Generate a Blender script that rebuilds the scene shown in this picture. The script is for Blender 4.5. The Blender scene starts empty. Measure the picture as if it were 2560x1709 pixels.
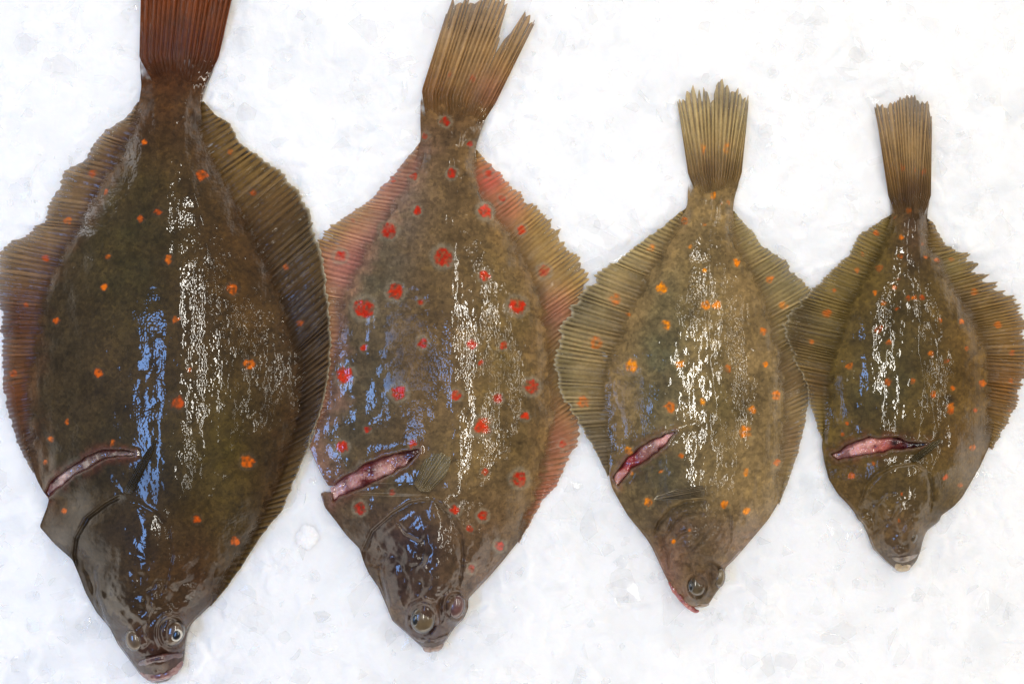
import bpy, math, random
import numpy as np

# ------------------------------------------------------------------ camera, world, lamps
S = bpy.context.scene
K = 0.0003            # metres per photo pixel on the ice
CH = 1.10             # camera height
CX, CY = 1280.0, 854.5
cam = bpy.data.objects.new('camera', bpy.data.cameras.new('camera'))
S.collection.objects.link(cam)
cam.location = (0, 0, CH)
cam.data.sensor_width = 36.0
cam.data.lens = 36.0 * CH / (2560 * K)
cam.data.clip_start = 0.05
cam.data.clip_end = 50
S.camera = cam

W = bpy.data.worlds.new('World')
S.world = W
W.use_nodes = True
wn = W.node_tree
bg = wn.nodes['Background']
tcw = wn.nodes.new('ShaderNodeTexCoord')
sxyz = wn.nodes.new('ShaderNodeSeparateXYZ')
wn.links.new(tcw.outputs['Generated'], sxyz.inputs[0])
rampw = wn.nodes.new('ShaderNodeValToRGB')
rampw.color_ramp.elements[0].position = 0.30
rampw.color_ramp.elements[0].color = (1.95, 1.84, 1.70, 1)
rampw.color_ramp.elements[1].position = 0.54
rampw.color_ramp.elements[1].color = (0.10, 0.10, 0.11, 1)
wn.links.new(sxyz.outputs['Z'], rampw.inputs[0])
wn.links.new(rampw.outputs[0], bg.inputs[0])
bg.inputs[1].default_value = 1.0


def lamp(name, loc, target, sx, sy, power, col):
    d = bpy.data.lights.new(name, 'AREA')
    d.shape = 'RECTANGLE'
    d.size, d.size_y = sx, sy
    d.energy = power
    d.color = col
    o = bpy.data.objects.new(name, d)
    S.collection.objects.link(o)
    o.location = loc
    from mathutils import Vector
    v = Vector(target) - Vector(loc)
    o.rotation_euler = v.to_track_quat('-Z', 'Y').to_euler()
    return o


# ceiling tubes running front to back over the counter, and a bluish daylight window to the left
lamp('ceiling_tube_lamp', (-0.06, 0.12, 1.75), (-0.06, 0.12, 0), 0.06, 0.95, 8.0, (1.0, 0.965, 0.88))
lamp('ceiling_tube_lamp', (0.74, 0.10, 1.75), (0.74, 0.10, 0), 0.045, 1.1, 5.5, (1.0, 0.95, 0.85))
lamp('ceiling_tube_lamp', (1.50, 0.10, 1.75), (1.50, 0.10, 0), 0.045, 1.1, 4.0, (1.0, 0.95, 0.85))
lamp('blue_window_lamp', (-0.97, -0.24, 1.55), (-0.97, -0.24, 0), 0.26, 0.70, 9.0, (0.22, 0.46, 1.0))
lamp('soft_far_fill', (0.5, 2.9, 1.5), (0, 0, 0), 2.6, 0.7, 26.0, (1.0, 0.92, 0.80))  # added fill from the far side, no fixture there; lifts the overall soft light
lamp('soft_near_fill', (0.5, -2.9, 1.4), (0, 0, 0), 2.4, 0.6, 12.0, (1.0, 0.92, 0.80))  # added fill on the viewer's side, evens out the ice towards the heads
lamp('pale_wall_lamp', (-1.9, 1.0, 0.85), (-0.2, 0.1, 0), 0.3, 0.5, 2.0, (0.95, 0.96, 1.0))

S.view_settings.view_transform = 'Standard'
S.view_settings.look = 'None'
S.view_settings.exposure = 0.15
S.view_settings.gamma = 1.0
S.view_settings.use_curve_mapping = False
S.render.engine = 'CYCLES'
S.cycles.use_denoising = True
S.cycles.max_bounces = 6
S.cycles.sample_clamp_indirect = 4

# ------------------------------------------------------------------ helpers
rng = np.random.default_rng(7)


def crop(ox, oy, k):
    return lambda pts: [(ox + p[0] * k, oy + p[1] * k) + tuple(p[2:]) for p in pts]


c1 = crop(0, 0, 850 / 1568)
c2 = crop(0, 850, 859 / 1568)
c3 = crop(750, 0, 850 / 1568)
c4 = crop(750, 850, 859 / 1568)
c5 = crop(1350, 150, 700 / 1568)
c6 = crop(1350, 850, 750 / 1568)
c7 = crop(1930, 200, 650 / 1568)
c8 = crop(1930, 850, 650 / 1568)
K1, K2, K3, K4, K5, K6, K7, K8 = .5421, .5478, .5421, .5478, .4464, .4783, .4145, .4145


def spots(fn, k, lst):
    return [(x, y, r * k) for x, y, r in fn(lst)]


def lin(rgb):
    c = np.asarray(rgb, float) / 255.0
    return np.where(c <= 0.04045, c / 12.92, ((c + 0.055) / 1.055) ** 2.4)


def _hash(ix, iy, seed):
    n = (ix.astype(np.int64) * 374761393 + iy.astype(np.int64) * 668265263 + seed * 974711) & 0xFFFFFFFF
    n = ((n ^ (n >> 13)) * 1274126177) & 0xFFFFFFFF
    n = ((n ^ (n >> 16)) * 2246822519) & 0xFFFFFFFF
    return ((n ^ (n >> 15)) & 0xFFFFFF) / float(0xFFFFFF)


def vnoise(x, y, seed=0):
    ix, iy = np.floor(x), np.floor(y)
    fx, fy = x - ix, y - iy
    fx = fx * fx * (3 - 2 * fx)
    fy = fy * fy * (3 - 2 * fy)
    a, b = _hash(ix, iy, seed), _hash(ix + 1, iy, seed)
    c, d = _hash(ix, iy + 1, seed), _hash(ix + 1, iy + 1, seed)
    return (a * (1 - fx) + b * fx) * (1 - fy) + (c * (1 - fx) + d * fx) * fy


def fbm(x, y, scale, seed=0, octv=4, gain=0.5):
    t, a, n = 0.0, 1.0, 0.0
    for i in range(octv):
        f = 2.0 ** i / scale
        t = t + a * (vnoise(x * f + 13.7 * i, y * f + 7.1 * i, seed + i) - 0.5)
        n += a
        a *= gain
    return t / n * 2


def sstep(a, b, x):
    t = np.clip((x - a) / (b - a), 0, 1)
    return t * t * (3 - 2 * t)


def resample(pts, n, smooth=5.0, step=1.5):
    """polyline -> n points at equal arc length, corners eased by `smooth` pixels"""
    p = np.array([q[:2] for q in pts], float)
    d = np.r_[0, np.cumsum(np.hypot(*np.diff(p, axis=0).T))]
    m = max(int(d[-1] / step), 8)
    s = np.linspace(0, d[-1], m)
    x, y = np.interp(s, d, p[:, 0]), np.interp(s, d, p[:, 1])
    if smooth > 0:
        r = int(3 * smooth / step) + 1
        g = np.exp(-0.5 * (np.arange(-r, r + 1) * step / smooth) ** 2)
        g /= g.sum()

        def sm(a):
            e = np.r_[2 * a[0] - a[r:0:-1], a, 2 * a[-1] - a[-2:-r - 2:-1]]
            return np.convolve(e, g, 'valid')
        x, y = sm(x), sm(y)
    d = np.r_[0, np.cumsum(np.hypot(np.diff(x), np.diff(y)))]
    s = np.linspace(0, d[-1], n)
    return np.interp(s, d, x), np.interp(s, d, y)


def polydist(x, y, pts):
    """distance to a polyline, signed side (+ left of travel in photo axes), position 0..1"""
    best = np.full(x.shape, 1e9)
    side = np.zeros(x.shape)
    pos = np.zeros(x.shape)
    p = np.array([q[:2] for q in pts], float)
    L = np.r_[0, np.cumsum(np.hypot(*np.diff(p, axis=0).T))]
    for i in range(len(p) - 1):
        ax, ay = p[i]
        bx, by = p[i + 1]
        dx, dy = bx - ax, by - ay
        l2 = dx * dx + dy * dy + 1e-9
        t = np.clip(((x - ax) * dx + (y - ay) * dy) / l2, 0, 1)
        d = np.hypot(x - ax - t * dx, y - ay - t * dy)
        m = d < best
        best = np.where(m, d, best)
        side = np.where(m, np.sign(dx * (y - ay) - dy * (x - ax)), side)
        pos = np.where(m, (L[i] + t * math.sqrt(l2)) / L[-1], pos)
    return best, side, pos


def inside(x, y, poly):
    r = np.zeros(x.shape, bool)
    n = len(poly)
    for i in range(n):
        ax, ay = poly[i][:2]
        bx, by = poly[(i + 1) % n][:2]
        if ay == by:
            continue
        c = ((ay > y) != (by > y)) & (x < (bx - ax) * (y - ay) / (by - ay) + ax)
        r ^= c
    return r


def world(x, y, z):
    f = K * (1 - z / CH)
    return (x - CX) * f, (CY - y) * f, z


def link_mesh(name, verts, quads, cols, mat, parent=None, extra=None):
    me = bpy.data.meshes.new(name)
    v = np.asarray(verts, np.float32).reshape(-1, 3)
    o = bpy.data.objects.new(name, me)
    if parent is not None:
        v = v - np.array(parent.location, np.float32)
    q = np.asarray(quads, np.int32)
    me.vertices.add(len(v))
    me.vertices.foreach_set('co', v.ravel())
    k = q.shape[1]
    me.loops.add(q.size)
    me.loops.foreach_set('vertex_index', q.ravel())
    me.polygons.add(len(q))
    me.polygons.foreach_set('loop_start', np.arange(0, q.size, k, dtype=np.int32))
    me.polygons.foreach_set('use_smooth', np.ones(len(q), bool))
    me.update(calc_edges=True)
    me.validate()
    if cols is not None:
        a = me.attributes.new('Col', 'FLOAT_COLOR', 'POINT')
        a.data.foreach_set('color', np.asarray(cols, np.float32).reshape(-1, 4).ravel())
    for nm, arr in (extra or {}).items():
        a = me.attributes.new(nm, 'FLOAT', 'POINT')
        a.data.foreach_set('value', np.asarray(arr, np.float32).ravel())
    me.materials.append(mat)
    S.collection.objects.link(o)
    if parent is not None:
        o.parent = parent
    return o


def gridquads(n, m, off=0, flip=False):
    i = np.arange(n - 1)[:, None] * m + np.arange(m - 1)[None, :]
    q = np.stack([i, i + 1, i + m + 1, i + m], -1).reshape(-1, 4) + off
    return q[:, ::-1] if flip else q


# ------------------------------------------------------------------ materials
def nodes_of(name):
    m = bpy.data.materials.new(name)
    m.use_nodes = True
    nt = m.node_tree
    return m, nt, nt.nodes, nt.links, nt.nodes['Principled BSDF']


def mathn(nt, op, a, b=None, clamp=False):
    n = nt.nodes.new('ShaderNodeMath')
    n.operation = op
    n.use_clamp = clamp
    for i, v in enumerate((a, b)):
        if v is None:
            continue
        if isinstance(v, (int, float)):
            n.inputs[i].default_value = v
        else:
            nt.links.new(v, n.inputs[i])
    return n.outputs[0]


def skin_material(name, cell=0.0021, bump=1.0, rough=0.5):
    m, nt, N, L, P = nodes_of(name)
    tc = N.new('ShaderNodeTexCoord')
    at = N.new('ShaderNodeAttribute')
    at.attribute_name = 'Col'
    sc = N.new('ShaderNodeAttribute')
    sc.attribute_name = 'scale_relief'
    # scales: little domes, warped so the rows wander
    wn = N.new('ShaderNodeTexNoise')
    wn.inputs['Scale'].default_value = 160
    wn.inputs['Detail'].default_value = 2
    L.new(tc.outputs['Object'], wn.inputs['Vector'])
    mixv = N.new('ShaderNodeVectorMath')
    mixv.operation = 'MULTIPLY_ADD'
    mixv.inputs[1].default_value = (0.0016, 0.0016, 0.0016)
    L.new(wn.outputs['Color'], mixv.inputs[0])
    L.new(tc.outputs['Object'], mixv.inputs[2])
    vo = N.new('ShaderNodeTexVoronoi')
    vo.feature = 'F1'
    vo.inputs['Scale'].default_value = 1.0 / cell
    vo.inputs['Randomness'].default_value = 0.8
    L.new(mixv.outputs[0], vo.inputs['Vector'])
    fine = N.new('ShaderNodeTexNoise')
    fine.inputs['Scale'].default_value = 900
    fine.inputs['Detail'].default_value = 3
    L.new(tc.outputs['Object'], fine.inputs['Vector'])
    # colour: per-scale variation
    sep = N.new('ShaderNodeSeparateColor')
    L.new(vo.outputs['Color'], sep.inputs[0])
    v1 = mathn(nt, 'MULTIPLY_ADD', sep.outputs[0], 0.45)
    v1.node.inputs[2].default_value = 0.76
    v2 = mathn(nt, 'MULTIPLY_ADD', fine.outputs['Fac'], 0.6)
    v2.node.inputs[2].default_value = 0.71
    vv = mathn(nt, 'MULTIPLY', v1, v2)
    mul = N.new('ShaderNodeVectorMath')
    mul.operation = 'SCALE'
    L.new(at.outputs['Color'], mul.inputs[0])
    L.new(vv, mul.inputs['Scale'])
    L.new(mul.outputs[0], P.inputs['Base Color'])
    L.new(at.outputs['Alpha'], P.inputs['Alpha'])
    # relief
    dome = mathn(nt, 'MULTIPLY', vo.outputs['Distance'], -1.0)
    h = mathn(nt, 'MULTIPLY', dome, sc.outputs['Fac'])
    b1 = N.new('ShaderNodeBump')
    b1.inputs['Strength'].default_value = 0.19 * bump
    b1.inputs['Distance'].default_value = 0.00075
    L.new(h, b1.inputs['Height'])
    med = N.new('ShaderNodeTexNoise')
    med.inputs['Scale'].default_value = 95
    med.inputs['Detail'].default_value = 3
    L.new(tc.outputs['Object'], med.inputs['Vector'])
    b2 = N.new('ShaderNodeBump')
    b2.inputs['Strength'].default_value = 0.14
    b2.inputs['Distance'].default_value = 0.003
    L.new(med.outputs['Fac'], b2.inputs['Height'])
    L.new(b1.outputs[0], b2.inputs['Normal'])
    L.new(b2.outputs[0], P.inputs['Normal'])
    L.new(b2.outputs[0], P.inputs['Coat Normal'])
    P.inputs['Roughness'].default_value = rough
    P.inputs['Specular IOR Level'].default_value = 0.1
    wt = N.new('ShaderNodeAttribute')
    wt.attribute_name = 'wetness'
    L.new(wt.outputs['Fac'], P.inputs['Coat Weight'])
    P.inputs['Coat Roughness'].default_value = 0.055
    P.inputs['Coat IOR'].default_value = 1.45
    return m


def fin_material(name):
    m, nt, N, L, P = nodes_of(name)
    tc = N.new('ShaderNodeTexCoord')
    at = N.new('ShaderNodeAttribute')
    at.attribute_name = 'Col'
    fine = N.new('ShaderNodeTexNoise')
    fine.inputs['Scale'].default_value = 500
    fine.inputs['Detail'].default_value = 3
    L.new(tc.outputs['Object'], fine.inputs['Vector'])
    v2 = mathn(nt, 'MULTIPLY_ADD', fine.outputs['Fac'], 0.6)
    v2.node.inputs[2].default_value = 0.70
    mul = N.new('ShaderNodeVectorMath')
    mul.operation = 'SCALE'
    L.new(at.outputs['Color'], mul.inputs[0])
    L.new(v2, mul.inputs['Scale'])
    L.new(mul.outputs[0], P.inputs['Base Color'])
    med = N.new('ShaderNodeTexNoise')
    med.inputs['Scale'].default_value = 170
    med.inputs['Detail'].default_value = 3
    L.new(tc.outputs['Object'], med.inputs['Vector'])
    b2 = N.new('ShaderNodeBump')
    b2.inputs['Strength'].default_value = 0.25
    b2.inputs['Distance'].default_value = 0.003
    L.new(med.outputs['Fac'], b2.inputs['Height'])
    L.new(b2.outputs[0], P.inputs['Normal'])
    L.new(b2.outputs[0], P.inputs['Coat Normal'])
    P.inputs['Roughness'].default_value = 0.5
    P.inputs['Specular IOR Level'].default_value = 0.1
    P.inputs['Coat Weight'].default_value = 0.35
    P.inputs['Coat Roughness'].default_value = 0.05
    L.new(at.outputs['Alpha'], P.inputs['Alpha'])
    return m


def wet_material(name, rough=0.25, coat=1.0, noise=180, bump=0.3, sss=0.0):
    m, nt, N, L, P = nodes_of(name)
    tc = N.new('ShaderNodeTexCoord')
    at = N.new('ShaderNodeAttribute')
    at.attribute_name = 'Col'
    L.new(at.outputs['Color'], P.inputs['Base Color'])
    med = N.new('ShaderNodeTexNoise')
    med.inputs['Scale'].default_value = noise
    med.inputs['Detail'].default_value = 3
    L.new(tc.outputs['Object'], med.inputs['Vector'])
    b2 = N.new('ShaderNodeBump')
    b2.inputs['Strength'].default_value = bump
    b2.inputs['Distance'].default_value = 0.003
    L.new(med.outputs['Fac'], b2.inputs['Height'])
    L.new(b2.outputs[0], P.inputs['Normal'])
    P.inputs['Roughness'].default_value = rough
    P.inputs['Coat Weight'].default_value = coat
    P.inputs['Coat Roughness'].default_value = 0.06
    if sss:
        P.inputs['Subsurface Weight'].default_value = sss
        P.inputs['Subsurface Radius'].default_value = (0.004, 0.002, 0.001)
        P.inputs['Subsurface Scale'].default_value = 0.5
    return m


def ice_material(name):
    m, nt, N, L, P = nodes_of(name)
    tc = N.new('ShaderNodeTexCoord')
    at = N.new('ShaderNodeAttribute')
    at.attribute_name = 'Col'
    n1 = N.new('ShaderNodeTexNoise')
    n1.inputs['Scale'].default_value = 60
    n1.inputs['Detail'].default_value = 5
    L.new(tc.outputs['Object'], n1.inputs['Vector'])
    v2 = mathn(nt, 'MULTIPLY_ADD', n1.outputs['Fac'], 0.10)
    v2.node.inputs[2].default_value = 0.95
    mul = N.new('ShaderNodeVectorMath')
    mul.operation = 'SCALE'
    L.new(at.outputs['Color'], mul.inputs[0])
    L.new(v2, mul.inputs['Scale'])
    L.new(mul.outputs[0], P.inputs['Base Color'])
    n2 = N.new('ShaderNodeTexNoise')
    n2.inputs['Scale'].default_value = 140
    n2.inputs['Detail'].default_value = 5
    n2.inputs['Roughness'].default_value = 0.6
    L.new(tc.outputs['Object'], n2.inputs['Vector'])
    b = N.new('ShaderNodeBump')
    b.inputs['Strength'].default_value = 0.22
    b.inputs['Distance'].default_value = 0.004
    L.new(n2.outputs['Fac'], b.inputs['Height'])
    wet = N.new('ShaderNodeAttribute')
    wet.attribute_name = 'wet'
    n3 = N.new('ShaderNodeTexNoise')
    n3.inputs['Scale'].default_value = 210
    n3.inputs['Detail'].default_value = 4
    n3.inputs['Distortion'].default_value = 1.2
    L.new(tc.outputs['Object'], n3.inputs['Vector'])
    hb = mathn(nt, 'MULTIPLY', n3.outputs['Fac'], wet.outputs['Fac'])
    bw = N.new('ShaderNodeBump')
    bw.inputs['Strength'].default_value = 0.9
    bw.inputs['Distance'].default_value = 0.005
    L.new(hb, bw.inputs['Height'])
    L.new(b.outputs[0], bw.inputs['Normal'])
    L.new(b.outputs[0], P.inputs['Normal'])
    L.new(bw.outputs[0], P.inputs['Coat Normal'])
    P.inputs['Roughness'].default_value = 0.6
    P.inputs['Specular IOR Level'].default_value = 0.2
    L.new(wet.outputs['Fac'], P.inputs['Coat Weight'])
    P.inputs['Coat Roughness'].default_value = 0.11
    P.inputs['Coat IOR'].default_value = 1.5
    P.inputs['Subsurface Weight'].default_value = 0.6
    P.inputs['Subsurface Radius'].default_value = (0.006, 0.007, 0.008)
    P.inputs['Subsurface Scale'].default_value = 1.0
    return m


SKIN = skin_material('wet_scaly_skin')
FIN = fin_material('wet_fin_membrane')
FLESH = wet_material('raw_flesh', 0.3, 1.0, 220, 0.4, 0.3)
EYE = wet_material('wet_eye', 0.3, 0.8, 150, 0.16)
ICE = ice_material('crushed_ice')

# ------------------------------------------------------------------ ice bed
def cellular(x, y, size, seed):
    """nearest jittered point: random id, offset from it, gap to second nearest"""
    gx, gy = np.floor(x / size), np.floor(y / size)
    d1 = np.full(x.shape, 1e9)
    d2 = np.full(x.shape, 1e9)
    rid = np.zeros(x.shape)
    rid2 = np.zeros(x.shape)
    ox = np.zeros(x.shape)
    oy = np.zeros(x.shape)
    for i in (-1, 0, 1):
        for j in (-1, 0, 1):
            cx, cy = gx + i, gy + j
            px = (cx + _hash(cx, cy, seed)) * size
            py = (cy + _hash(cx, cy, seed + 1)) * size
            d = np.hypot(x - px, y - py)
            m = d < d1
            d2 = np.where(m, d1, np.minimum(d2, d))
            rid = np.where(m, _hash(cx, cy, seed + 2), rid)
            rid2 = np.where(m, _hash(cx, cy, seed + 3), rid2)
            ox = np.where(m, x - px, ox)
            oy = np.where(m, y - py, oy)
            d1 = np.where(m, d, d1)
    return rid, rid2, ox, oy, d2 - d1


def ice_height(x, y):
    """x, y in photo pixels -> metres"""
    wx = x + 22 * fbm(x, y, 60, 91, 3)
    wy = y + 22 * fbm(x, y, 60, 95, 3)
    h = 0.0022 * fbm(x, y, 260, 3, 3)
    for size, seed, tilt, lift in ((130, 11, 0.07, 0.0011), (56, 21, 0.12, 0.0007)):
        a, b, ox, oy, gap = cellular(wx, wy, size, seed)
        e = sstep(0, size * 0.30, gap)
        ang = a * 2 * math.pi
        h = h + (lift * (b - 0.5) + K * tilt * b * (ox * np.cos(ang) + oy * np.sin(ang))) * e
        h = h - 0.00012 * (1 - e)
    h = h + 0.0004 * fbm(x, y, 22, 40, 3)
    return h


def build_ice():
    xs = np.arange(-560, 3130, 5.0)
    ys = np.arange(-560, 2280, 5.0)
    X, Y = np.meshgrid(xs, ys)
    Z = ice_height(X, Y) - 0.0015
    wx = X + 30 * fbm(X, Y, 70, 191, 3)
    wy = Y + 30 * fbm(X, Y, 70, 195, 3)
    a, b, ox, oy, gap = cellular(wx, wy, 90, 51)
    clear = sstep(0.45, 0.95, a) * sstep(0, 34, gap + 14 * fbm(X, Y, 40, 67, 3)) * sstep(-0.25, 0.4, fbm(X, Y, 300, 61, 3)) * (0.7 + 0.6 * fbm(X, Y, 50, 68, 3))
    a2, b2, _, _, gap2 = cellular(wx, wy, 34, 71)
    clear = np.maximum(clear, 0.5 * sstep(0.8, 0.95, a2) * sstep(-3, 12, gap2) * sstep(0.0, 0.5, fbm(X, Y, 200, 66, 3)))
    col = np.ones(X.shape + (4,))
    white = np.array([0.92, 0.92, 0.915])
    grey = np.array([0.66, 0.69, 0.72])
    t = np.clip(0.40 * clear + 0.06 + 0.22 * fbm(X, Y, 120, 77, 4), 0, 1)[..., None]
    col[..., :3] = white * (1 - t) + grey * t
    wet = np.clip(sstep(0.12, 0.5, fbm(X, Y, 110, 81, 3)) * sstep(-0.1, 0.3, fbm(X, Y, 40, 83, 3)), 0, 1)
    Z = Z + wet * 0.0008 * (rng.random(X.shape) - 0.5)
    x0, y0, z0 = X, Y, Z
    v = np.stack([(x0 - CX) * K, (CY - y0) * K, z0], -1)
    n, mm = X.shape
    o = link_mesh('crushed_ice_bed', v, gridquads(n, mm, flip=True), col, ICE, extra={'wet': wet})
    o['kind'] = 'structure'
    o['label'] = 'flat bed of packed white crushed ice under the four fish'
    return o


build_ice()


def ice_chunk(x, y, rx, ry, rot, h, label, seed):
    n, m = 26, 56
    r = np.linspace(0, 1, n)[:, None]
    a = np.linspace(0, 2 * np.pi, m, endpoint=False)[None, :]
    fac = np.abs(np.cos(1.5 * (a + seed))) ** 0.5 * 0.18 + 0.85 + 0.25 * fbm(np.cos(a) * 20 + seed * 50, np.sin(a) * 20, 14, seed, 2)
    U, V = r * np.cos(a) * rx * fac, r * np.sin(a) * ry * fac
    c, q = math.cos(math.radians(rot)), math.sin(math.radians(rot))
    X, Y = x + U * c - V * q, y + U * q + V * c
    Z = ice_height(X, Y) - 0.003 + (h + 0.0016) * np.clip(1 - r ** 2, 0, 1) ** 1.6 + 0.0014 * fbm(X, Y, 14, seed, 3) * (1 - r)
    col = np.ones(X.shape + (4,))
    col[..., :3] = 0.975
    wet = 0.25 * np.clip(0.3 + fbm(X, Y, 18, seed + 3, 2), 0, 1) * (1 - r)
    f = K
    v = np.stack([(X - CX) * f, (CY - Y) * f, Z], -1)
    q = [(i * m + j, (i + 1) * m + j, (i + 1) * m + (j + 1) % m, i * m + (j + 1) % m) for i in range(n - 1) for j in range(m)]
    o = link_mesh('ice_chunk', v, np.array(q), col, ICE, extra={'wet': wet})
    o['label'] = label
    o['category'] = 'ice chunk'
    return o


ice_chunk(766, 1342, 40, 48, 35, .0020, 'bright white ice chunk on the ice between the two largest fish', 5)


def chip_material():
    m, nt, N, L, P = nodes_of('clear_ice_chip')
    at = N.new('ShaderNodeAttribute')
    at.attribute_name = 'Col'
    L.new(at.outputs['Color'], P.inputs['Base Color'])
    L.new(at.outputs['Alpha'], P.inputs['Alpha'])
    P.inputs['Roughness'].default_value = 0.25
    P.inputs['Coat Weight'].default_value = 0.8
    P.inputs['Coat Roughness'].default_value = 0.05
    return m


def build_chips(count):
    r = np.random.default_rng(77)
    verts, tris, cols = [], [], []
    for k in range(count):
        x, y = r.uniform(-350, 2910), r.uniform(-350, 2060)
        size = r.choice([10, 16, 26, 40], p=[.34, .34, .22, .10]) * r.uniform(.7, 1.3)
        n = r.integers(5, 9)
        a = np.sort(r.uniform(0, 2 * np.pi, n))
        asp = r.uniform(.35, 1)
        rot = r.uniform(0, np.pi)
        u, v = np.cos(a) * size, np.sin(a) * size * asp
        px, py = x + u * math.cos(rot) - v * math.sin(rot), y + u * math.sin(rot) + v * math.cos(rot)
        zc = float(ice_height(np.array([x]), np.array([y]))[0]) - 0.0015
        tx, ty = r.normal(0, .07, 2)
        th = r.uniform(.0004, .0011) + size * K * 0.03
        pz = zc + th + K * ((px - x) * tx + (py - y) * ty)
        top = np.stack([(px - CX) * K, (CY - py) * K, pz], -1)
        low = top.copy()
        low[:, :2] = low[:, :2].mean(0) + (low[:, :2] - low[:, :2].mean(0)) * 1.12
        low[:, 2] = zc - 0.003
        apex = top.mean(0) + np.array([0, 0, r.uniform(.0001, .0006)])
        b = len(verts)
        verts += [apex] + list(top) + list(low)
        for i in range(n):
            j = (i + 1) % n
            tris += [(b, b + 1 + j, b + 1 + i), (b + 1 + i, b + 1 + j, b + 1 + n + j), (b + 1 + i, b + 1 + n + j, b + 1 + n + i)]
        g = r.uniform(.74, .95)
        cols += [(g, g * 1.005, g * 1.01, r.uniform(.04, .26))] * (2 * n + 1)
    o = link_mesh('ice_chips', np.array(verts), np.array(tris), np.array(cols), chip_material())
    o.data.polygons.foreach_set('use_smooth', np.zeros(len(o.data.polygons), bool))
    o['kind'] = 'stuff'
    o['label'] = 'clear angular ice chips scattered over the white ice bed'
    o['category'] = 'ice chips'


build_chips(2600)

# ------------------------------------------------------------------ fish
class Fish:
    pass


def root_empty(name, x, y, label, cat, group):
    o = bpy.data.objects.new(name, None)
    o.empty_display_size = 0.05
    wx, wy, _ = world(x, y, 0)
    o.location = (wx, wy, 0)
    o['label'] = label
    o['category'] = cat
    o['group'] = group
    S.collection.objects.link(o)
    return o


def paint(F, x, y, base, grain=1.0):
    """pigment of the skin: blotches, mottling and the bright spots"""
    col = np.empty(x.shape + (3,))
    col[:] = base
    for (bx, by, rx, ry, c, s) in F.blots:
        w = np.exp(-(((x - bx) / rx) ** 2 + ((y - by) / ry) ** 2))
        w = np.clip(w * s * (1 + 0.5 * fbm(x, y, 45, F.seed + 9, 3)), 0, 1)[..., None]
        col = col * (1 - w) + lin(c) * w
    return col


def add_spots(F, x, y, col, power=1.0):
    wx = x + 4.0 * fbm(x, y, 9, F.seed + 50, 2)
    wy = y + 4.0 * fbm(x, y, 9, F.seed + 60, 2)
    for i, (sx, sy, r) in enumerate(F.spots):
        r = r * F.spot_size
        d = np.hypot((wx - sx), (wy - sy))
        if F.halo > 0:
            h = np.exp(-((d - r * 1.15) / (r * 0.28)) ** 2) * F.halo * min(1, r / 14)
            col = col * (1 - h[..., None]) + lin(F.halo_col) * h[..., None]
        w = 1 - sstep(r * 0.64, r * 1.02, d * (1 + 0.28 * fbm(x, y, 7, F.seed + 70 + i, 2)))
        g = 0.78 + 0.75 * fbm(x, y, 6.5, F.seed + 33, 1)
        w = np.clip(w * g * min(1.0, 0.45 + r / 22) * power, 0, 1)[..., None]
        j = _hash(np.array([i]), np.array([3]), F.seed)[0]
        c = 0.90 * lin(F.spot_col) / F.gain * (0.8 + 0.4 * j) * np.array([1, 0.75 + 0.5 * j, 1])
        col = col * (1 - w) + c * w
    return col


def ragged_line(pts, seed):
    x, y = resample(pts, 60, 3)
    u = np.linspace(0, 1, 60)
    e = np.minimum(1, np.minimum(u, 1 - u) * 12)
    y = y + e * 5.5 * fbm(u * 60, u * 0, 6, seed, 3)
    return list(zip(x, y))


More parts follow.
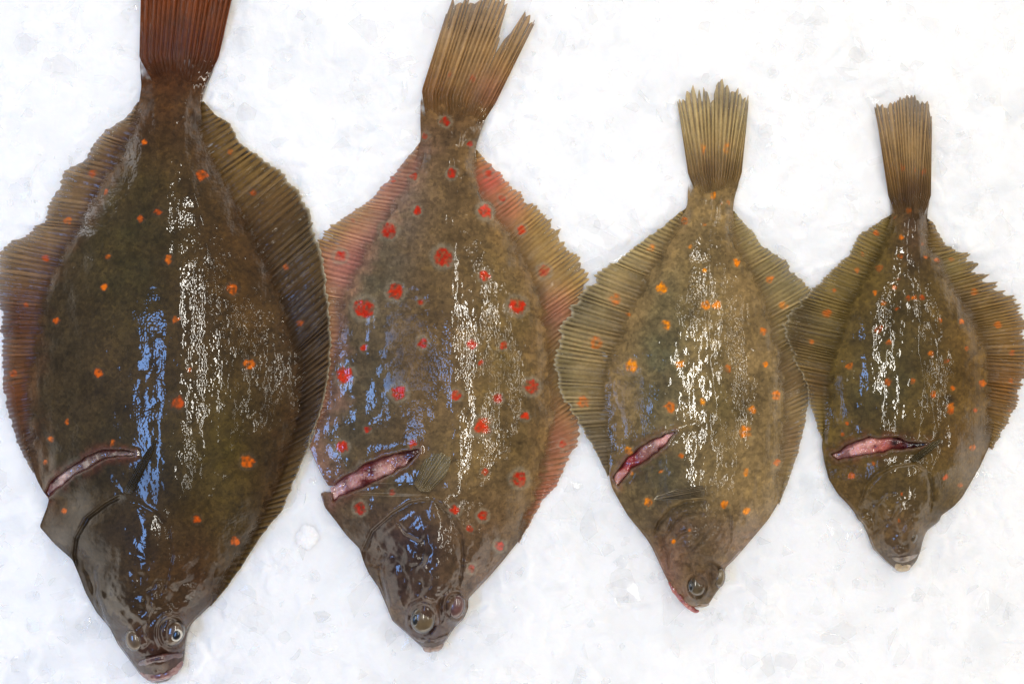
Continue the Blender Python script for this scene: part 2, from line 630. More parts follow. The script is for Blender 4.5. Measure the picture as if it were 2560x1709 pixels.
def body(F):
    n = int(F.length / 2.7)
    m = int(F.width / 2.7)
    lx, ly = resample(F.left, n, 4)
    rx, ry = resample(F.right, n, 4)
    pinch = 0.0 * sstep(0.020, 0.0, np.linspace(0, 1, n))
    lx, rx = lx + (rx - lx) * pinch, rx + (lx - rx) * pinch
    ly, ry = ly + (ry - ly) * pinch, ry + (ly - ry) * pinch
    s = np.linspace(0, 1, m)
    # crowd points towards the edges a little
    s = s - 0.06 * np.sin(2 * np.pi * s)
    X = lx[:, None] * (1 - s) + rx[:, None] * s
    Y = ly[:, None] * (1 - s) + ry[:, None] * s
    t = np.linspace(0, 1, n)
    hc = np.interp(t, [p[0] for p in F.height], [p[1] for p in F.height])
    g = np.exp(-0.5 * (np.arange(-40, 41) / 16.0) ** 2)
    g /= g.sum()
    hc = np.convolve(np.pad(hc, 40, 'edge'), g, 'valid')[:, None]
    c = 2 * s[None, :] - 1
    sk = np.interp(t, [0, .5, 1], F.skew)[:, None]
    cc = c - sk * (1 - c * c)
    prof = np.clip(1 - np.abs(cc) ** 2.2, 0, 1) ** 1.18
    ze = 0.0030 + 0.0 * hc
    Z = ze + (np.maximum(hc, ze) - ze) * (prof * 0.965 + 0.042 * np.exp(-(cc / 0.19) ** 2))
    # ends: close down at the mouth
    Z = Z * (0.35 + 0.65 * sstep(1.0, 0.965, t))[:, None]
    Z = Z * (0.60 + 0.40 * sstep(0.0, 0.06, t))[:, None]
    edge = sstep(1.0, 0.93, np.abs(c))
    Z = Z + edge * (0.0008 * fbm(X, Y, 95, F.seed, 3) + 0.00045 * fbm(X, Y * 0.22, 34, F.seed + 2, 3) + 0.00022 * fbm(X, Y, 26, F.seed + 5, 2))
    for (px, py, rx_, ry_, rot, h) in F.bumps:
        a = math.radians(rot)
        dx, dy = X - px, Y - py
        u = (dx * math.cos(a) + dy * math.sin(a)) / rx_
        v = (-dx * math.sin(a) + dy * math.cos(a)) / ry_
        d2 = u * u + v * v
        Z = Z + h * np.exp(-d2 * d2 * 0.7)
    for (pts, step, w, groove, gw) in F.creases:
        d, side, pos = polydist(X, Y, pts)
        fade = sstep(0, 0.12, pos) * sstep(1, 0.88, pos)
        Z = Z + fade * step * 0.5 * side * sstep(0, 3.5, d) * np.exp(-d / w)
        Z = Z - fade * 0.9 * groove * np.exp(-(d / gw) ** 2)
    for (pts, h, w) in F.ridges:
        d, side, pos = polydist(X, Y, pts)
        fade = sstep(0, 0.06, pos) * sstep(1, 0.9, pos)
        Z = Z + fade * 0.5 * h * np.exp(-np.abs(d / (1.6 * w)) ** 1.5)
    tail_end = sstep(0.05, 0.0, t)[:, None]
    Z = Z + tail_end * 0.0007 * fbm(X, Y, 20, F.seed + 8, 2)
    headw = sstep(0.72, 0.84, t)[:, None] * edge
    fold = np.abs(fbm(X, Y, 85, F.seed + 14, 3))
    Z = Z + F.headfold * headw * (0.0016 * np.minimum(fold, 0.25) / 0.25 + 0.0007 * fbm(X, Y, 24, F.seed + 16, 3))
    for (px, py, r_) in F.sockets:
        dd = np.hypot(X - px, (Y - py) * 0.86) / r_
        Z = Z + 0.0016 * np.exp(-((dd - 1.12) / 0.16) ** 2) - 0.0010 * np.exp(-((dd - 0.9) / 0.12) ** 2)
    F.cut_up, F.cut_low = ragged_line(F.cut_up, F.seed), ragged_line(F.cut_low, F.seed + 1)
    poly = F.cut_up + F.cut_low[::-1]
    ins = inside(X, Y, poly)
    d, _, _ = polydist(X, Y, poly + [poly[0]])
    lip = np.exp(-(d / 9.0) ** 2) * 0.0010 * ~ins
    F.cut_mask = ins
    Zs = Z.copy()
    Z = Z + lip - ins * sstep(0, 6, d) * np.minimum(0.0075, Z * 0.7)
    Z = np.maximum(Z, 0.0004)
    F.grid = (X, Y, Zs)
    # pigment
    base = lin(F.base)
    col = paint(F, X, Y, base)
    wd = np.hypot(lx - rx, ly - ry)[:, None]
    for ed, cfin in ((s[None, :] * wd, F.fin_cols[0]), ((1 - s[None, :]) * wd, F.fin_cols[1])):
        w = sstep(70, 4, ed + 46 * fbm(X, Y, 40, F.seed + 3, 4)) * sstep(0.04, 0.12, t)[:, None] * sstep(0.78, 0.6, t)[:, None] * 0.8
        col = col * (1 - w[..., None]) + lin(cfin) * w[..., None]
    w = (sstep(0.075, 0.0, t)[:, None] + 0 * X)[..., None] * 0.9
    col = col * (1 - w) + lin(F.fin_cols[2]) * w
    col = col * (1 + 0.42 * fbm(X, Y, 60, F.seed + 11, 4) + 0.26 * fbm(X, Y, 14, F.seed + 15, 2))[..., None]
    fl = sstep(0.25, 0.6, fbm(X, Y, 11, F.seed + 19, 2) + 0.5 * fbm(X, Y, 90, F.seed + 18, 2))[..., None] * 0.30
    col = col * (1 - fl) + col * np.array([1.7, 1.65, 1.4]) * fl
    vein = np.abs(fbm(X, Y, 70, F.seed + 21, 3))
    col = col * (1 - 0.22 * np.exp(-(vein / 0.05) ** 2))[..., None]
    # thin skin along the belly and nose edges is a shade paler and pinker
    lum = (col @ np.array([0.3, 0.5, 0.2]))[..., None]
    col = np.clip(lum + (col - lum) * F.sat, 0.002, 1)
    col = add_spots(F, X, Y, col)
    rim = np.exp(-(d / 5.0) ** 2) * ~ins
    col = col * (1 - 0.5 * rim[..., None]) + lin((120, 98, 88)) * 0.5 * rim[..., None]
    cc4 = np.ones(X.shape + (4,))
    cc4[..., :3] = np.clip(col * F.gain, 0.002, 1)
    slit = (ins * sstep(0, 4, d))[..., None]
    cc4[..., :3] = cc4[..., :3] * (1 - slit) + lin((96, 46, 42)) * slit
    stain = np.exp(-(d / 16.0) ** 2) * ~ins * np.clip(0.5 + 1.6 * fbm(X, Y, 18, F.seed + 61, 3), 0, 1) * 0.28
    cc4[..., :3] = cc4[..., :3] * (1 - stain[..., None]) + lin((112, 44, 38)) * stain[..., None]
    # the skin thins out over the roots of the fins and of the tail rays
    fade = np.ones_like(X)
    nz = 16 * fbm(X, Y, 15, F.seed + 63, 3)
    for ed, (ya, yb) in ((s[None, :] * wd, F.thin[0]), ((1 - s[None, :]) * wd, F.thin[1])):
        rng_ = sstep(ya, ya + 60, Y) * sstep(yb, yb - 90, Y)
        fade = fade * (1 - rng_ * (1 - sstep(3, 34, ed + nz)))
    dend = (t * F.length)[:, None] + 0 * X
    fade = fade * sstep(8, 62, dend + 2.2 * nz)
    cc4[..., 3] = np.clip(fade, 0, 1)
    relief = np.clip(0.52 + 0.8 * fbm(X, Y, 110, F.seed + 41, 3), 0.12, 1.3)
    for (bx, by, r, val) in F.smooth_skin:
        w = np.exp(-(((X - bx) ** 2 + (Y - by) ** 2) / (r * r)) ** 1.5)
        relief = relief * (1 - w) + val * w
    wx, wy, wz = world(X, Y, Z)
    top = np.stack([wx, wy, wz], -1).reshape(-1, 3)
    # underside: boundary ring pushed into the ice
    idx = np.arange(n * m).reshape(n, m)
    ring = np.r_[idx[0, :], idx[1:, -1], idx[-1, -2::-1], idx[-2:0:-1, 0]]
    cen = top[ring].mean(0)
    r1 = top[ring].copy()
    r1[:, 2] = -0.004
    r1[:, :2] = cen[:2] + (r1[:, :2] - cen[:2]) * 0.992
    k = len(ring)
    a = np.arange(k)
    b = np.roll(a, -1)
    o1 = n * m
    pos = {int(v): i for i, v in enumerate(ring)}
    iL = np.array([pos[int(v)] for v in idx[:, 0]]) + o1
    iR = np.array([pos[int(v)] for v in idx[:, -1]]) + o1
    skirt = np.stack([ring[a], ring[b], o1 + b, o1 + a], -1)
    under = np.stack([iL[:-1], iL[1:], iR[1:], iR[:-1]], -1)[1:-1]
    verts = np.vstack([top, r1])
    quads = np.vstack([gridquads(n, m, flip=True), skirt[:, ::-1], under])
    c2_ = cc4.reshape(-1, 4)
    cols = np.vstack([c2_, c2_[ring]])
    rel = np.r_[relief.ravel(), relief.ravel()[ring]]
    wetn = np.clip(0.66 + 1.3 * fbm(X, Y * 0.6, 95, F.seed + 44, 4), 0.10, 1.0)
    for (bx, by, r) in F.wet_spots:
        w = np.exp(-(((X - bx) ** 2 + ((Y - by) * 0.6) ** 2) / (r * r)) ** 1.5)
        wetn = wetn * (1 - w) + w
    for (bx, by, r) in F.dry_spots:
        w = np.exp(-(((X - bx) ** 2 + ((Y - by) * 0.6) ** 2) / (r * r)) ** 1.5)
        wetn = wetn * (1 - 0.88 * w)
    wetness = np.r_[wetn.ravel(), wetn.ravel()[ring]]
    ob = link_mesh('body', verts, quads, cols, SKIN, F.root, {'scale_relief': rel, 'wetness': wetness})
    return ob


def surf_z(F, x, y):
    X, Y, Z = F.grid
    st = 3
    d = (X[::st, ::st] - x) ** 2 + (Y[::st, ::st] - y) ** 2
    i = np.unravel_index(np.argmin(d), d.shape)
    return Z[::st, ::st][i], d[i] ** 0.5


def fin(F, name, base, tip, rays, zb, zt, col_in, col_out, dark, ragged=0.12, notches=(), rim=0.0,
        alpha=(1.0, 0.7), relief=0.0006, seed=0, droop=1.0, gapw=0.5, label=None, patch=(), on_body=False, spots_on=True, sweep=0.0):
    inset = {'tail_fin': 76, 'pectoral_fin': 0}.get(name, 36)
    per = 8
    n = rays * per + 1
    m = 34
    r = np.random.default_rng(F.seed * 31 + seed)
    bx, by = resample(base, n, 5)
    tx, ty = resample(tip, n * 3, 3)
    tq = np.linspace(0, 1, n)
    # rays are not evenly spaced, and sweep towards the tail or the head
    wob = np.cumsum(np.clip(1 + 0.45 * fbm(np.arange(n) * 1.0, np.zeros(n), 11, F.seed + seed, 2), .3, 2))
    wob = (wob - wob[0]) / (wob[-1] - wob[0])
    bx, by = np.interp(wob, tq, bx), np.interp(wob, tq, by)
    tw = np.clip(wob - sweep * np.sin(np.pi * np.clip(wob, 0, 1)), 0, 1)
    tq3 = np.linspace(0, 1, n * 3)
    tx, ty = np.interp(tw, tq3, tx), np.interp(tw, tq3, ty)
    mdx, mdy = bx.copy(), by.copy()
    if name == 'tail_fin':
        mx, my = bx.mean(), by.mean()
        bx, by = mx + (bx - mx) * 0.66, my + (by - my) * 0.66
    if inset:
        # the root of the fin runs a little way under the skin of the body
        gx, gy = np.gradient(bx), np.gradient(by)
        ln = np.hypot(gx, gy) + 1e-6
        qx, qy = -gy / ln, gx / ln
        sg = np.sign(np.sum(qx * (bx - tx) + qy * (by - ty)))
        io = inset if name == 'tail_fin' else inset * np.sin(np.pi * tq) ** 0.4
        bx, by = bx + sg * qx * io, by + sg * qy * io
    u = np.linspace(0, rays, n)
    # every ray has its own tip length; the membrane between two rays is set back
    tiplen = 1 - ragged * r.random(rays + 1) ** 2.0 - 0.25 * ragged * r.random(rays + 1)
    L = np.interp(u, np.arange(rays + 1), tiplen)
    fr = np.abs(u - np.round(u)) * 2
    split = np.interp(u, np.arange(rays + 1), 0.3 + 0.7 * r.random(rays + 1))
    L = L - ragged * 0.55 * fr ** 1.3 * split
    tt = u / rays
    L = L * (1 - 0.7 * ragged * np.abs(fbm(u, u * 0, 7, F.seed + seed + 5, 2)))
    L = L / np.percentile(L, 97)
    for (t0, w, dep) in notches:
        L = L - dep * np.clip(1 - np.abs(tt - t0) / w, 0, 1) ** 0.8
    if on_body:
        L = L * (1 - 0.45 * np.abs(2 * tt - 1) ** 2.2)
    endf = sstep(0, 0.03, tt) * sstep(1, 0.97, tt)
    v = np.linspace(0, 1, m)[None, :]
    jit = np.interp(u, np.arange(rays + 1), r.normal(0, 1, rays + 1))
    vv = v * L[:, None]
    bend = 0.010 * jit[:, None] * vv * np.hypot(tx - bx, ty - by)[:, None]
    X = bx[:, None] * (1 - vv) + tx[:, None] * vv
    Y = by[:, None] * (1 - vv) + ty[:, None] * vv
    if name == 'tail_fin':
        # the rays start under the skin of the stalk, leave it at its end line and fan out from there
        vm = 0.20
        qa = np.clip(vv / vm, 0, 1)
        qb = np.clip((vv - vm) / (1 - vm), 0, 1)
        X = np.where(vv < vm, bx[:, None] * (1 - qa) + mdx[:, None] * qa, mdx[:, None] * (1 - qb) + tx[:, None] * qb)
        Y = np.where(vv < vm, by[:, None] * (1 - qa) + mdy[:, None] * qa, mdy[:, None] * (1 - qb) + ty[:, None] * qb)
    dxt, dyt = np.gradient(bx)[:, None], np.gradient(by)[:, None]
    dl = np.hypot(dxt, dyt) + 1e-6
    X = X + bend * dxt / dl
    Y = Y + bend * dyt / dl
    phase = np.cos(2 * np.pi * u)[:, None]
    zb_ = np.interp(tt, [p[0] for p in zb], [p[1] for p in zb])[:, None]
    zt_ = np.interp(tt, [p[0] for p in zt], [p[1] for p in zt])[:, None]
    Z = zb_ + (zt_ - zb_) * (vv ** droop)
    if name == 'tail_fin':
        Z = Z - np.maximum(zb_ - np.interp(tt, [0, .5, 1], [.0006, .0026, .0006])[:, None], 0) * sstep(0.45, 0.12, vv)
    elif not on_body:
        vr = inset * np.sin(np.pi * tq)[:, None] ** 0.4 / (np.hypot(tx - bx, ty - by)[:, None] + 1e-6)
        Z = 0.0016 + (zt_ - 0.0016) * sstep(0, 1, np.clip((vv - vr) / (1 - vr + 1e-6), 0, 1)) ** 0.7
    amp = np.clip(vv * 6, 0.25, 1) * 0.6 * relief * (1 + 0.4 * jit[:, None])
    Z = Z + amp * phase + 0.0011 * fbm(X, Y, 70, F.seed + 3 + seed, 2) * sstep(0.2, 0.7, vv)
    if on_body:
        sz = np.array([surf_z(F, X[i, j], Y[i, j])[0] for i in range(0, n, 4) for j in range(0, m, 3)]).reshape(len(range(0, n, 4)), -1)
        sz = np.stack([np.interp(np.arange(m), np.arange(0, m, 3), r_) for r_ in sz])
        sz = np.stack([np.interp(np.arange(n), np.arange(0, n, 4), c_) for c_ in sz.T], 1)
        kk = np.ones(9) / 9
        sz = np.apply_along_axis(lambda q: np.convolve(np.pad(q, 4, 'edge'), kk, 'valid'), 0, sz)
        sz = np.apply_along_axis(lambda q: np.convolve(np.pad(q, 4, 'edge'), kk, 'valid'), 1, sz)
        Z = sz + 0.0011 + 0.0006 * np.sin(np.pi * tt)[:, None] + amp * phase
    else:
        Z = np.where(vv < 0.20, Z, np.maximum(Z, ice_height(X, Y) - 0.0011))
    ci, co, dk = lin(col_in), lin(col_out), lin(dark)
    w = np.clip(vv * 1.05 + 0.25 * fbm(X, Y, 50, F.seed + 71 + seed, 3), 0, 1)[..., None]
    col = ci * (1 - w) + co * w
    w = sstep(0.36, 0.08, vv + 0.12 * fbm(X, Y, 26, F.seed + 98, 3))[..., None]
    if not on_body:
        col = col * (1 - w) + lin(F.fin_cols[{'anal_fin': 0, 'dorsal_fin': 1}.get(name, 2)]) * w
    for (px, py, pr, pc, ps) in patch:
        q = np.clip(np.exp(-((X - px) ** 2 + (Y - py) ** 2) / (pr * pr)) * ps, 0, 1)[..., None]
        col = col * (1 - q) + lin(pc) * q
    lines = sstep(gapw - 0.85, gapw + 0.25, -phase) * np.clip(0.55 + 0.5 * fbm(X * 0.6, Y * 0.6, 28, F.seed + 81, 2) + 0.25 * jit[:, None], 0.1, 1)
    fine = np.cos(2 * np.pi * (u[:, None] * 2.7 + 0.8 * fbm(X, Y, 40, F.seed + 95, 2)))
    lines = lines * (0.4 + 0.6 * np.clip(0.5 + 1.4 * fbm(X, Y, 24, F.seed + 96, 3), 0, 1)) + 0.22 * np.clip(fine, 0, 1)
    if name == 'tail_fin':
        lines = lines * sstep(0.10, 0.38, vv + 0.10 * fbm(X, Y, 26, F.seed + 97, 2))
    lines = (np.clip(lines * 1.25, 0, 1) * (0.35 + 0.60 * vv))[..., None]
    col = col * (1 - lines) + dk * lines
    col = col * (1 + 0.25 * fbm(X, Y, 30, F.seed + 91, 3) + 0.10 * jit[:, None])[..., None]
    lum = (col @ np.array([0.3, 0.5, 0.2]))[..., None]
    col = np.clip(lum + (col - lum) * F.sat, 0.002, 1)
    if spots_on:
        col = add_spots(F, X, Y, col, 0.68)
    if rim > 0:
        q = (rim * sstep(0.955, 0.99, v) * np.ones_like(X))[..., None]
        col = col * (1 - q) + lin((190, 178, 150)) * q
    A = alpha[0] + (alpha[1] - alpha[0]) * sstep(0.35, 1.0, v) * np.ones_like(X)
    A = A * (1 - 0.35 * (fr ** 2)[:, None] * sstep(0.6, 1, v) * (alpha[1] < 0.99))
    c4_ = np.ones(X.shape + (4,))
    c4_[..., :3] = np.clip(col * F.gain * (1 + (F.fin_gain * (1.22 if name == 'tail_fin' else 1.0) - 1) * sstep(0.12, 0.75, vv))[..., None], 0.002, 1)
    c4_[..., 3] = np.clip(A, 0, 1)
    wx, wy, wz = world(X, Y, Z)
    top = np.stack([wx, wy, wz], -1).reshape(-1, 3)
    bot = top.copy()
    bot[:, 2] -= 0.0005
    k = n * m
    idx = np.arange(k).reshape(n, m)
    ring = np.r_[idx[0, :], idx[1:, -1], idx[-1, -2::-1], idx[-2:0:-1, 0]]
    a = np.arange(len(ring))
    b = np.roll(a, -1)
    side = np.stack([ring[a], ring[b], ring[b] + k, ring[a] + k], -1)
    cross = (X[0, 0] - X[-1, 0]) * 0
    quads = np.vstack([gridquads(n, m), gridquads(n, m, k, True), side[:, ::-1]])
    cols = np.vstack([c4_.reshape(-1, 4)] * 2)
    ob = link_mesh(name, np.vstack([top, bot]), quads, cols, FIN, F.root)
    if label:
        ob['label'] = label
    return ob


def flesh(F, name, label, palette, darkspots, depth=0.0016, lump=0.0014):
    n, m = 150, 40
    ux, uy = resample(F.cut_up, n, 3)
    dx, dy = resample(F.cut_low, n, 3)
    s = np.linspace(0, 1, m)[None, :]
    s2 = 0.07 + 0.88 * s + 0.07 * fbm(np.linspace(0, 1, n)[:, None] * 200 + 0 * s, 0 * s + F.seed, 16, F.seed, 3)
    X = ux[:, None] * (1 - s2) + dx[:, None] * s2
    Y = uy[:, None] * (1 - s2) + dy[:, None] * s2
    zed = np.empty(n)
    for i in range(n):
        zed[i] = 0.5 * (surf_z(F, ux[i], uy[i])[0] + surf_z(F, dx[i], dy[i])[0])
    zed = np.convolve(np.pad(zed, 8, 'edge'), np.ones(17) / 17, 'valid')[:, None]
    Z = zed - depth - 0.0012 + lump * fbm(X, Y, 44, F.seed + 7, 4) * 2.6 - 0.0035 * np.abs(2 * s - 1) ** 5
    Z = np.maximum(Z, 0.0015)
    t = np.linspace(0, 1, n)[:, None] + 0.10 * fbm(X, Y, 30, F.seed + 17, 3)
    px = [p[0] for p in palette]
    pc = np.array([lin(p[1]) for p in palette])
    col = np.stack([np.interp(t, px, pc[:, i]) for i in range(3)], -1)
    st = fbm(X, Y, 16, F.seed + 27, 3)[..., None]
    col = col * (1 + 0.35 * st)
    red = sstep(0.15, 0.6, fbm(X, Y, 24, F.seed + 37, 3))[..., None] * 0.6
    col = col * (1 - red) + lin((130, 40, 38)) * red
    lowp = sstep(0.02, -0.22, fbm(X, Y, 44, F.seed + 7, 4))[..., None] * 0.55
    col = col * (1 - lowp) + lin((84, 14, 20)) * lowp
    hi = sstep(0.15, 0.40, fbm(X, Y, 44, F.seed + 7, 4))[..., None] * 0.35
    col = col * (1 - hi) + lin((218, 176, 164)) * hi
    for (x_, y_, r_, c_) in darkspots:
        w = np.exp(-(((X - x_) ** 2 + (Y - y_) ** 2) / r_ ** 2))[..., None]
        col = col * (1 - w) + lin(c_) * w
    c4_ = np.ones(X.shape + (4,))
    c4_[..., :3] = np.clip(col, 0.002, 1)
    wx, wy, wz = world(X, Y, Z)
    top = np.stack([wx, wy, wz], -1).reshape(-1, 3)
    bot = top - np.array([0, 0, 0.003])
    k = n * m
    idx = np.arange(k).reshape(n, m)
    ring = np.r_[idx[0, :], idx[1:, -1], idx[-1, -2::-1], idx[-2:0:-1, 0]]
    a = np.arange(len(ring))
    b = np.roll(a, -1)
    side = np.stack([ring[a], ring[b], ring[b] + k, ring[a] + k], -1)
    ob = link_mesh(name, np.vstack([top, bot]), np.vstack([gridquads(n, m, flip=True), gridquads(n, m, k), side]),
                   np.vstack([c4_.reshape(-1, 4)] * 2), FLESH, F.root)
    ob['label'] = label
    return ob


def dome(F, name, x, y, rx, ry, rot, z, h, colfn, mat, parent=None, seed=0):
    """a low closed dome (eye ball, pupil, lens) in photo pixels; colfn(r, ang) -> rgb linear"""
    n, m = 26, 48
    r = np.linspace(0, 1, n)[:, None]
    a = np.linspace(0, 2 * np.pi, m, endpoint=False)[None, :]
    U = r * np.cos(a) * rx
    V = r * np.sin(a) * ry
    ar = math.radians(rot)
    X = x + U * math.cos(ar) - V * math.sin(ar)
    Y = y + U * math.sin(ar) + V * math.cos(ar)
    Z = z + h * np.sqrt(np.clip(1 - r * r, 0, 1)) * np.ones_like(X)
    col = np.ones(X.shape + (4,))
    col[..., :3] = colfn(r * np.ones_like(X), a * np.ones_like(X), X, Y)
    wx, wy, wz = world(X, Y, Z)
    top = np.stack([wx, wy, wz], -1)
    low = top[-1].copy()
    low[:, 2] -= max(0.004, h * 0.6)
    v = np.vstack([top.reshape(-1, 3), low])
    c = np.vstack([col.reshape(-1, 4), col[-1]])
    q = []
    for i in range(n):
        for j in range(m):
            k = (j + 1) % m
            q.append((i * m + j, (i + 1) * m + j, (i + 1) * m + k, i * m + k))
    ob = link_mesh(name, v, np.array(q), c, mat, None)
    p = parent or F.root
    base = np.array(F.root.location)
    co = np.empty(len(ob.data.vertices) * 3, np.float32)
    ob.data.vertices.foreach_get('co', co)
    co = co.reshape(-1, 3) - base
    ob.data.vertices.foreach_set('co', co.ravel().astype(np.float32))
    ob.data.update()
    ob.parent = p
    return ob


def lip(F, name, pts, r0, r1, colr, seed=0, label=None, zoff=0.0):
    """fleshy tapered roll along a path"""
    n, m = 60, 18
    x, y = resample(pts, n, 4)
    gx, gy = np.gradient(x), np.gradient(y)
    l = np.hypot(gx, gy)
    nx, ny = -gy / l, gx / l
    t = np.linspace(0, 1, n)
    rad = (r0 + (r1 - r0) * t) * np.sqrt(np.clip(1 - np.abs(2 * t - 1) ** 4, 0.02, 1))
    rad = rad * (1 + 0.22 * fbm(x, y, 12, F.seed + seed, 2))
    a = np.linspace(0, 2 * np.pi, m, endpoint=False)
    zc = np.array([max(surf_z(F, x[i], y[i])[0], 0.002) for i in range(n)])
    zc = np.convolve(np.pad(zc, 6, 'edge'), np.ones(13) / 13, 'valid') + zoff
    X = x[:, None] + nx[:, None] * rad[:, None] * np.cos(a)
    Y = y[:, None] + ny[:, None] * rad[:, None] * np.cos(a)
    Z = zc[:, None] + rad[:, None] * K * np.sin(a)
    col = np.ones(X.shape + (4,))
    w = np.clip(0.5 + fbm(X, Y, 12, F.seed + 5 + seed, 3), 0, 1)[..., None]
    col[..., :3] = lin(colr[0]) * (1 - w) + lin(colr[1]) * w
    wx, wy, wz = world(X, Y, Z)
    q = []
    for i in range(n - 1):
        for j in range(m):
            k = (j + 1) % m
            q.append((i * m + j, (i + 1) * m + j, (i + 1) * m + k, i * m + k))
    ob = link_mesh(name, np.stack([wx, wy, wz], -1), np.array(q)[:, ::-1], col, FLESH, F.root)
    if label:
        ob['label'] = label
    return ob


def eyecol(skin, ring=None, seed=0, edge=(40, 30, 22)):
    def f(r, a, X, Y):
        c = lin(skin) * (1 + 0.5 * fbm(X, Y, 12, 500 + seed, 3))[..., None]
        e = sstep(0.72, 0.95, r)[..., None]
        return np.clip(c * (1 - e) + lin(edge) * e, 0.002, 1)
    return f


def flat(c):
    return lambda r, a, X, Y: np.ones(X.shape + (3,)) * lin(c)


def ringcol(inner, outer):
    def f(r, a, X, Y):
        e = sstep(0.70, 0.78, r)[..., None]
        return lin(inner) * (1 - e) + lin(outer) * e
    return f


GROUP = 'whole plaice laid side by side on the ice'

# ================================================================== the largest, leftmost fish
F = Fish()
F.seed = 101
F.spot_size = 0.88
F.dry_spots = []
F.thin = ((262, 1170), (268, 1520))
F.headfold = 1.3
F.fin_gain = 1.3
F.wet_spots = [(370, 950, 110), (510, 860, 70), (330, 1320, 80)]
F.sat = 1.22
F.sockets = [(q[0], q[1], q[2] * 0.5478) for q in c2([(785, 1335, 62)])]
F.fin_cols = [(96, 70, 50), (82, 60, 40), (88, 50, 30)]
F.root = root_empty('plaice', 400, 850, 'largest plaice, dark brown with orange spots, its tail cut off by the frame', 'fish', GROUP)
F.length, F.width = 1580, 720
F.base = (74, 59, 40)
F.gain = 0.66
F.left = c1([(647, 262), (645, 300), (652, 400), (640, 480), (605, 560), (560, 640), (505, 740), (448, 830), (395, 930), (335, 1040),
             (275, 1140), (228, 1230), (190, 1330), (160, 1430), (142, 1540)]) + \
    c2([(122, 40), (105, 130), (95, 260), (102, 380), (122, 480), (150, 590), (170, 640), (200, 695), (224, 722), (215, 760), (180, 850),
        (250, 930), (330, 1000), (360, 1070), (390, 1150), (440, 1240), (500, 1310), (540, 1390), (600, 1470), (640, 1525), (690, 1560), (720, 1566)])
F.right = c1([(1005, 268), (985, 310), (958, 370), (940, 420), (925, 490), (935, 570), (965, 650), (1005, 740), (1065, 850), (1130, 970),
              (1190, 1080), (1240, 1180), (1290, 1300), (1330, 1420), (1378, 1540)]) + \
    c2([(1395, 60), (1405, 160), (1395, 300), (1370, 420), (1330, 540), (1290, 660), (1240, 780), (1180, 890), (1110, 1010), (1040, 1110),
        (960, 1210), (885, 1280), (862, 1310), (845, 1370), (842, 1420), (835, 1470), (805, 1515), (765, 1555), (720, 1566)])
F.height = [(0, .008), (.08, .012), (.2, .021), (.4, .030), (.6, .033), (.75, .031), (.88, .025), (.96, .018), (1, .008)]
F.skew = (0.0, 0.07, -0.05)
F.blots = [(380, 250, 170, 150, (82, 52, 34), .7), (600, 600, 160, 420, (86, 62, 38), .7), (330, 620, 150, 250, (66, 60, 38), .7),
           (320, 1130, 210, 160, (62, 56, 38), .6), (560, 1150, 120, 260, (84, 72, 40), .65), (230, 1380, 190, 240, (54, 44, 34), .75),
           (480, 1450, 110, 150, (72, 48, 32), .7), (150, 900, 100, 330, (62, 54, 40), .5), (400, 1640, 130, 70, (70, 42, 38), .8),
           (700, 1250, 80, 260, (64, 46, 32), .7), (180, 1160, 120, 60, (60, 52, 38), .5)]
F.spots = spots(c1, K1, [(663, 655, 17), (930, 808, 32), (725, 978, 21), (650, 1010, 19), (497, 1185, 17), (775, 1198, 23), (480, 1325, 17),
                         (1070, 1332, 32), (258, 1480, 20), (808, 1470, 20), (430, 800, 25), (312, 1018, 23), (210, 1193, 23), (490, 885, 15),
                         (120, 1405, 17), (1170, 885, 20), (1060, 700, 16), (1385, 1490, 18), (1320, 1230, 17)]) + \
    spots(c2, K2, [(450, 150, 26), (1135, 112, 32), (810, 285, 38), (865, 135, 14), (307, 373, 15), (233, 452, 15), (203, 555, 14),
                   (515, 466, 15), (1130, 555, 36), (295, 778, 17), (900, 817, 23), (1075, 915, 25), (60, 150, 22)])
F.spot_col = (198, 88, 6)
F.halo, F.halo_col = 0.35, (98, 82, 66)
F.cut_up = c2([(205, 694), (232, 640), (300, 590), (400, 522), (470, 500), (560, 502), (615, 508)])
F.cut_low = c2([(218, 722), (290, 664), (360, 606), (440, 562), (540, 536), (590, 530), (618, 526)])
F.bumps = [(c2([(790, 1325)])[0] + (34, 42, 20, .0065)), (c2([(615, 1370)])[0] + (26, 34, -15, .0035)),
           (c2([(720, 1500)])[0] + (60, 30, 0, .003)), (c2([(520, 960)])[0] + (105, 150, 15, .0035))]
F.creases = [(c2([(575, 695), (480, 745), (395, 810), (345, 900), (335, 980), (360, 1060)]), .0045, 60, .0012, 5),
             (c2([(545, 720), (640, 740), (720, 790), (770, 860), (790, 980), (770, 1080), (730, 1180)]), -.0012, 60, .0004, 6),
             (c2([(460, 1010), (430, 1050), (440, 1150), (470, 1250), (500, 1330)]), -.002, 40, .0016, 7),
             (c2([(710, 1200), (680, 1260), (672, 1330), (680, 1400)]), .002, 25, -.001, 9),
             (c2([(610, 1460), (680, 1450), (740, 1440), (830, 1430)]), .002, 30, .0025, 6)]
F.ridges = [(c1([(890, 310), (860, 440), (845, 560), (850, 700), (880, 840), (920, 960), (950, 1080), (975, 1250)]), .0020, 6),
            (c1([(640, 520), (540, 760), (420, 1000), (280, 1250), (215, 1450)]), .0016, 16)]
F.smooth_skin = [(330, 1400, 150, .25), (360, 940, 110, .22), (520, 880, 120, 1.2), (250, 1180, 110, .35), (420, 1560, 80, .3)]
body(F)
LEFT1 = F.left
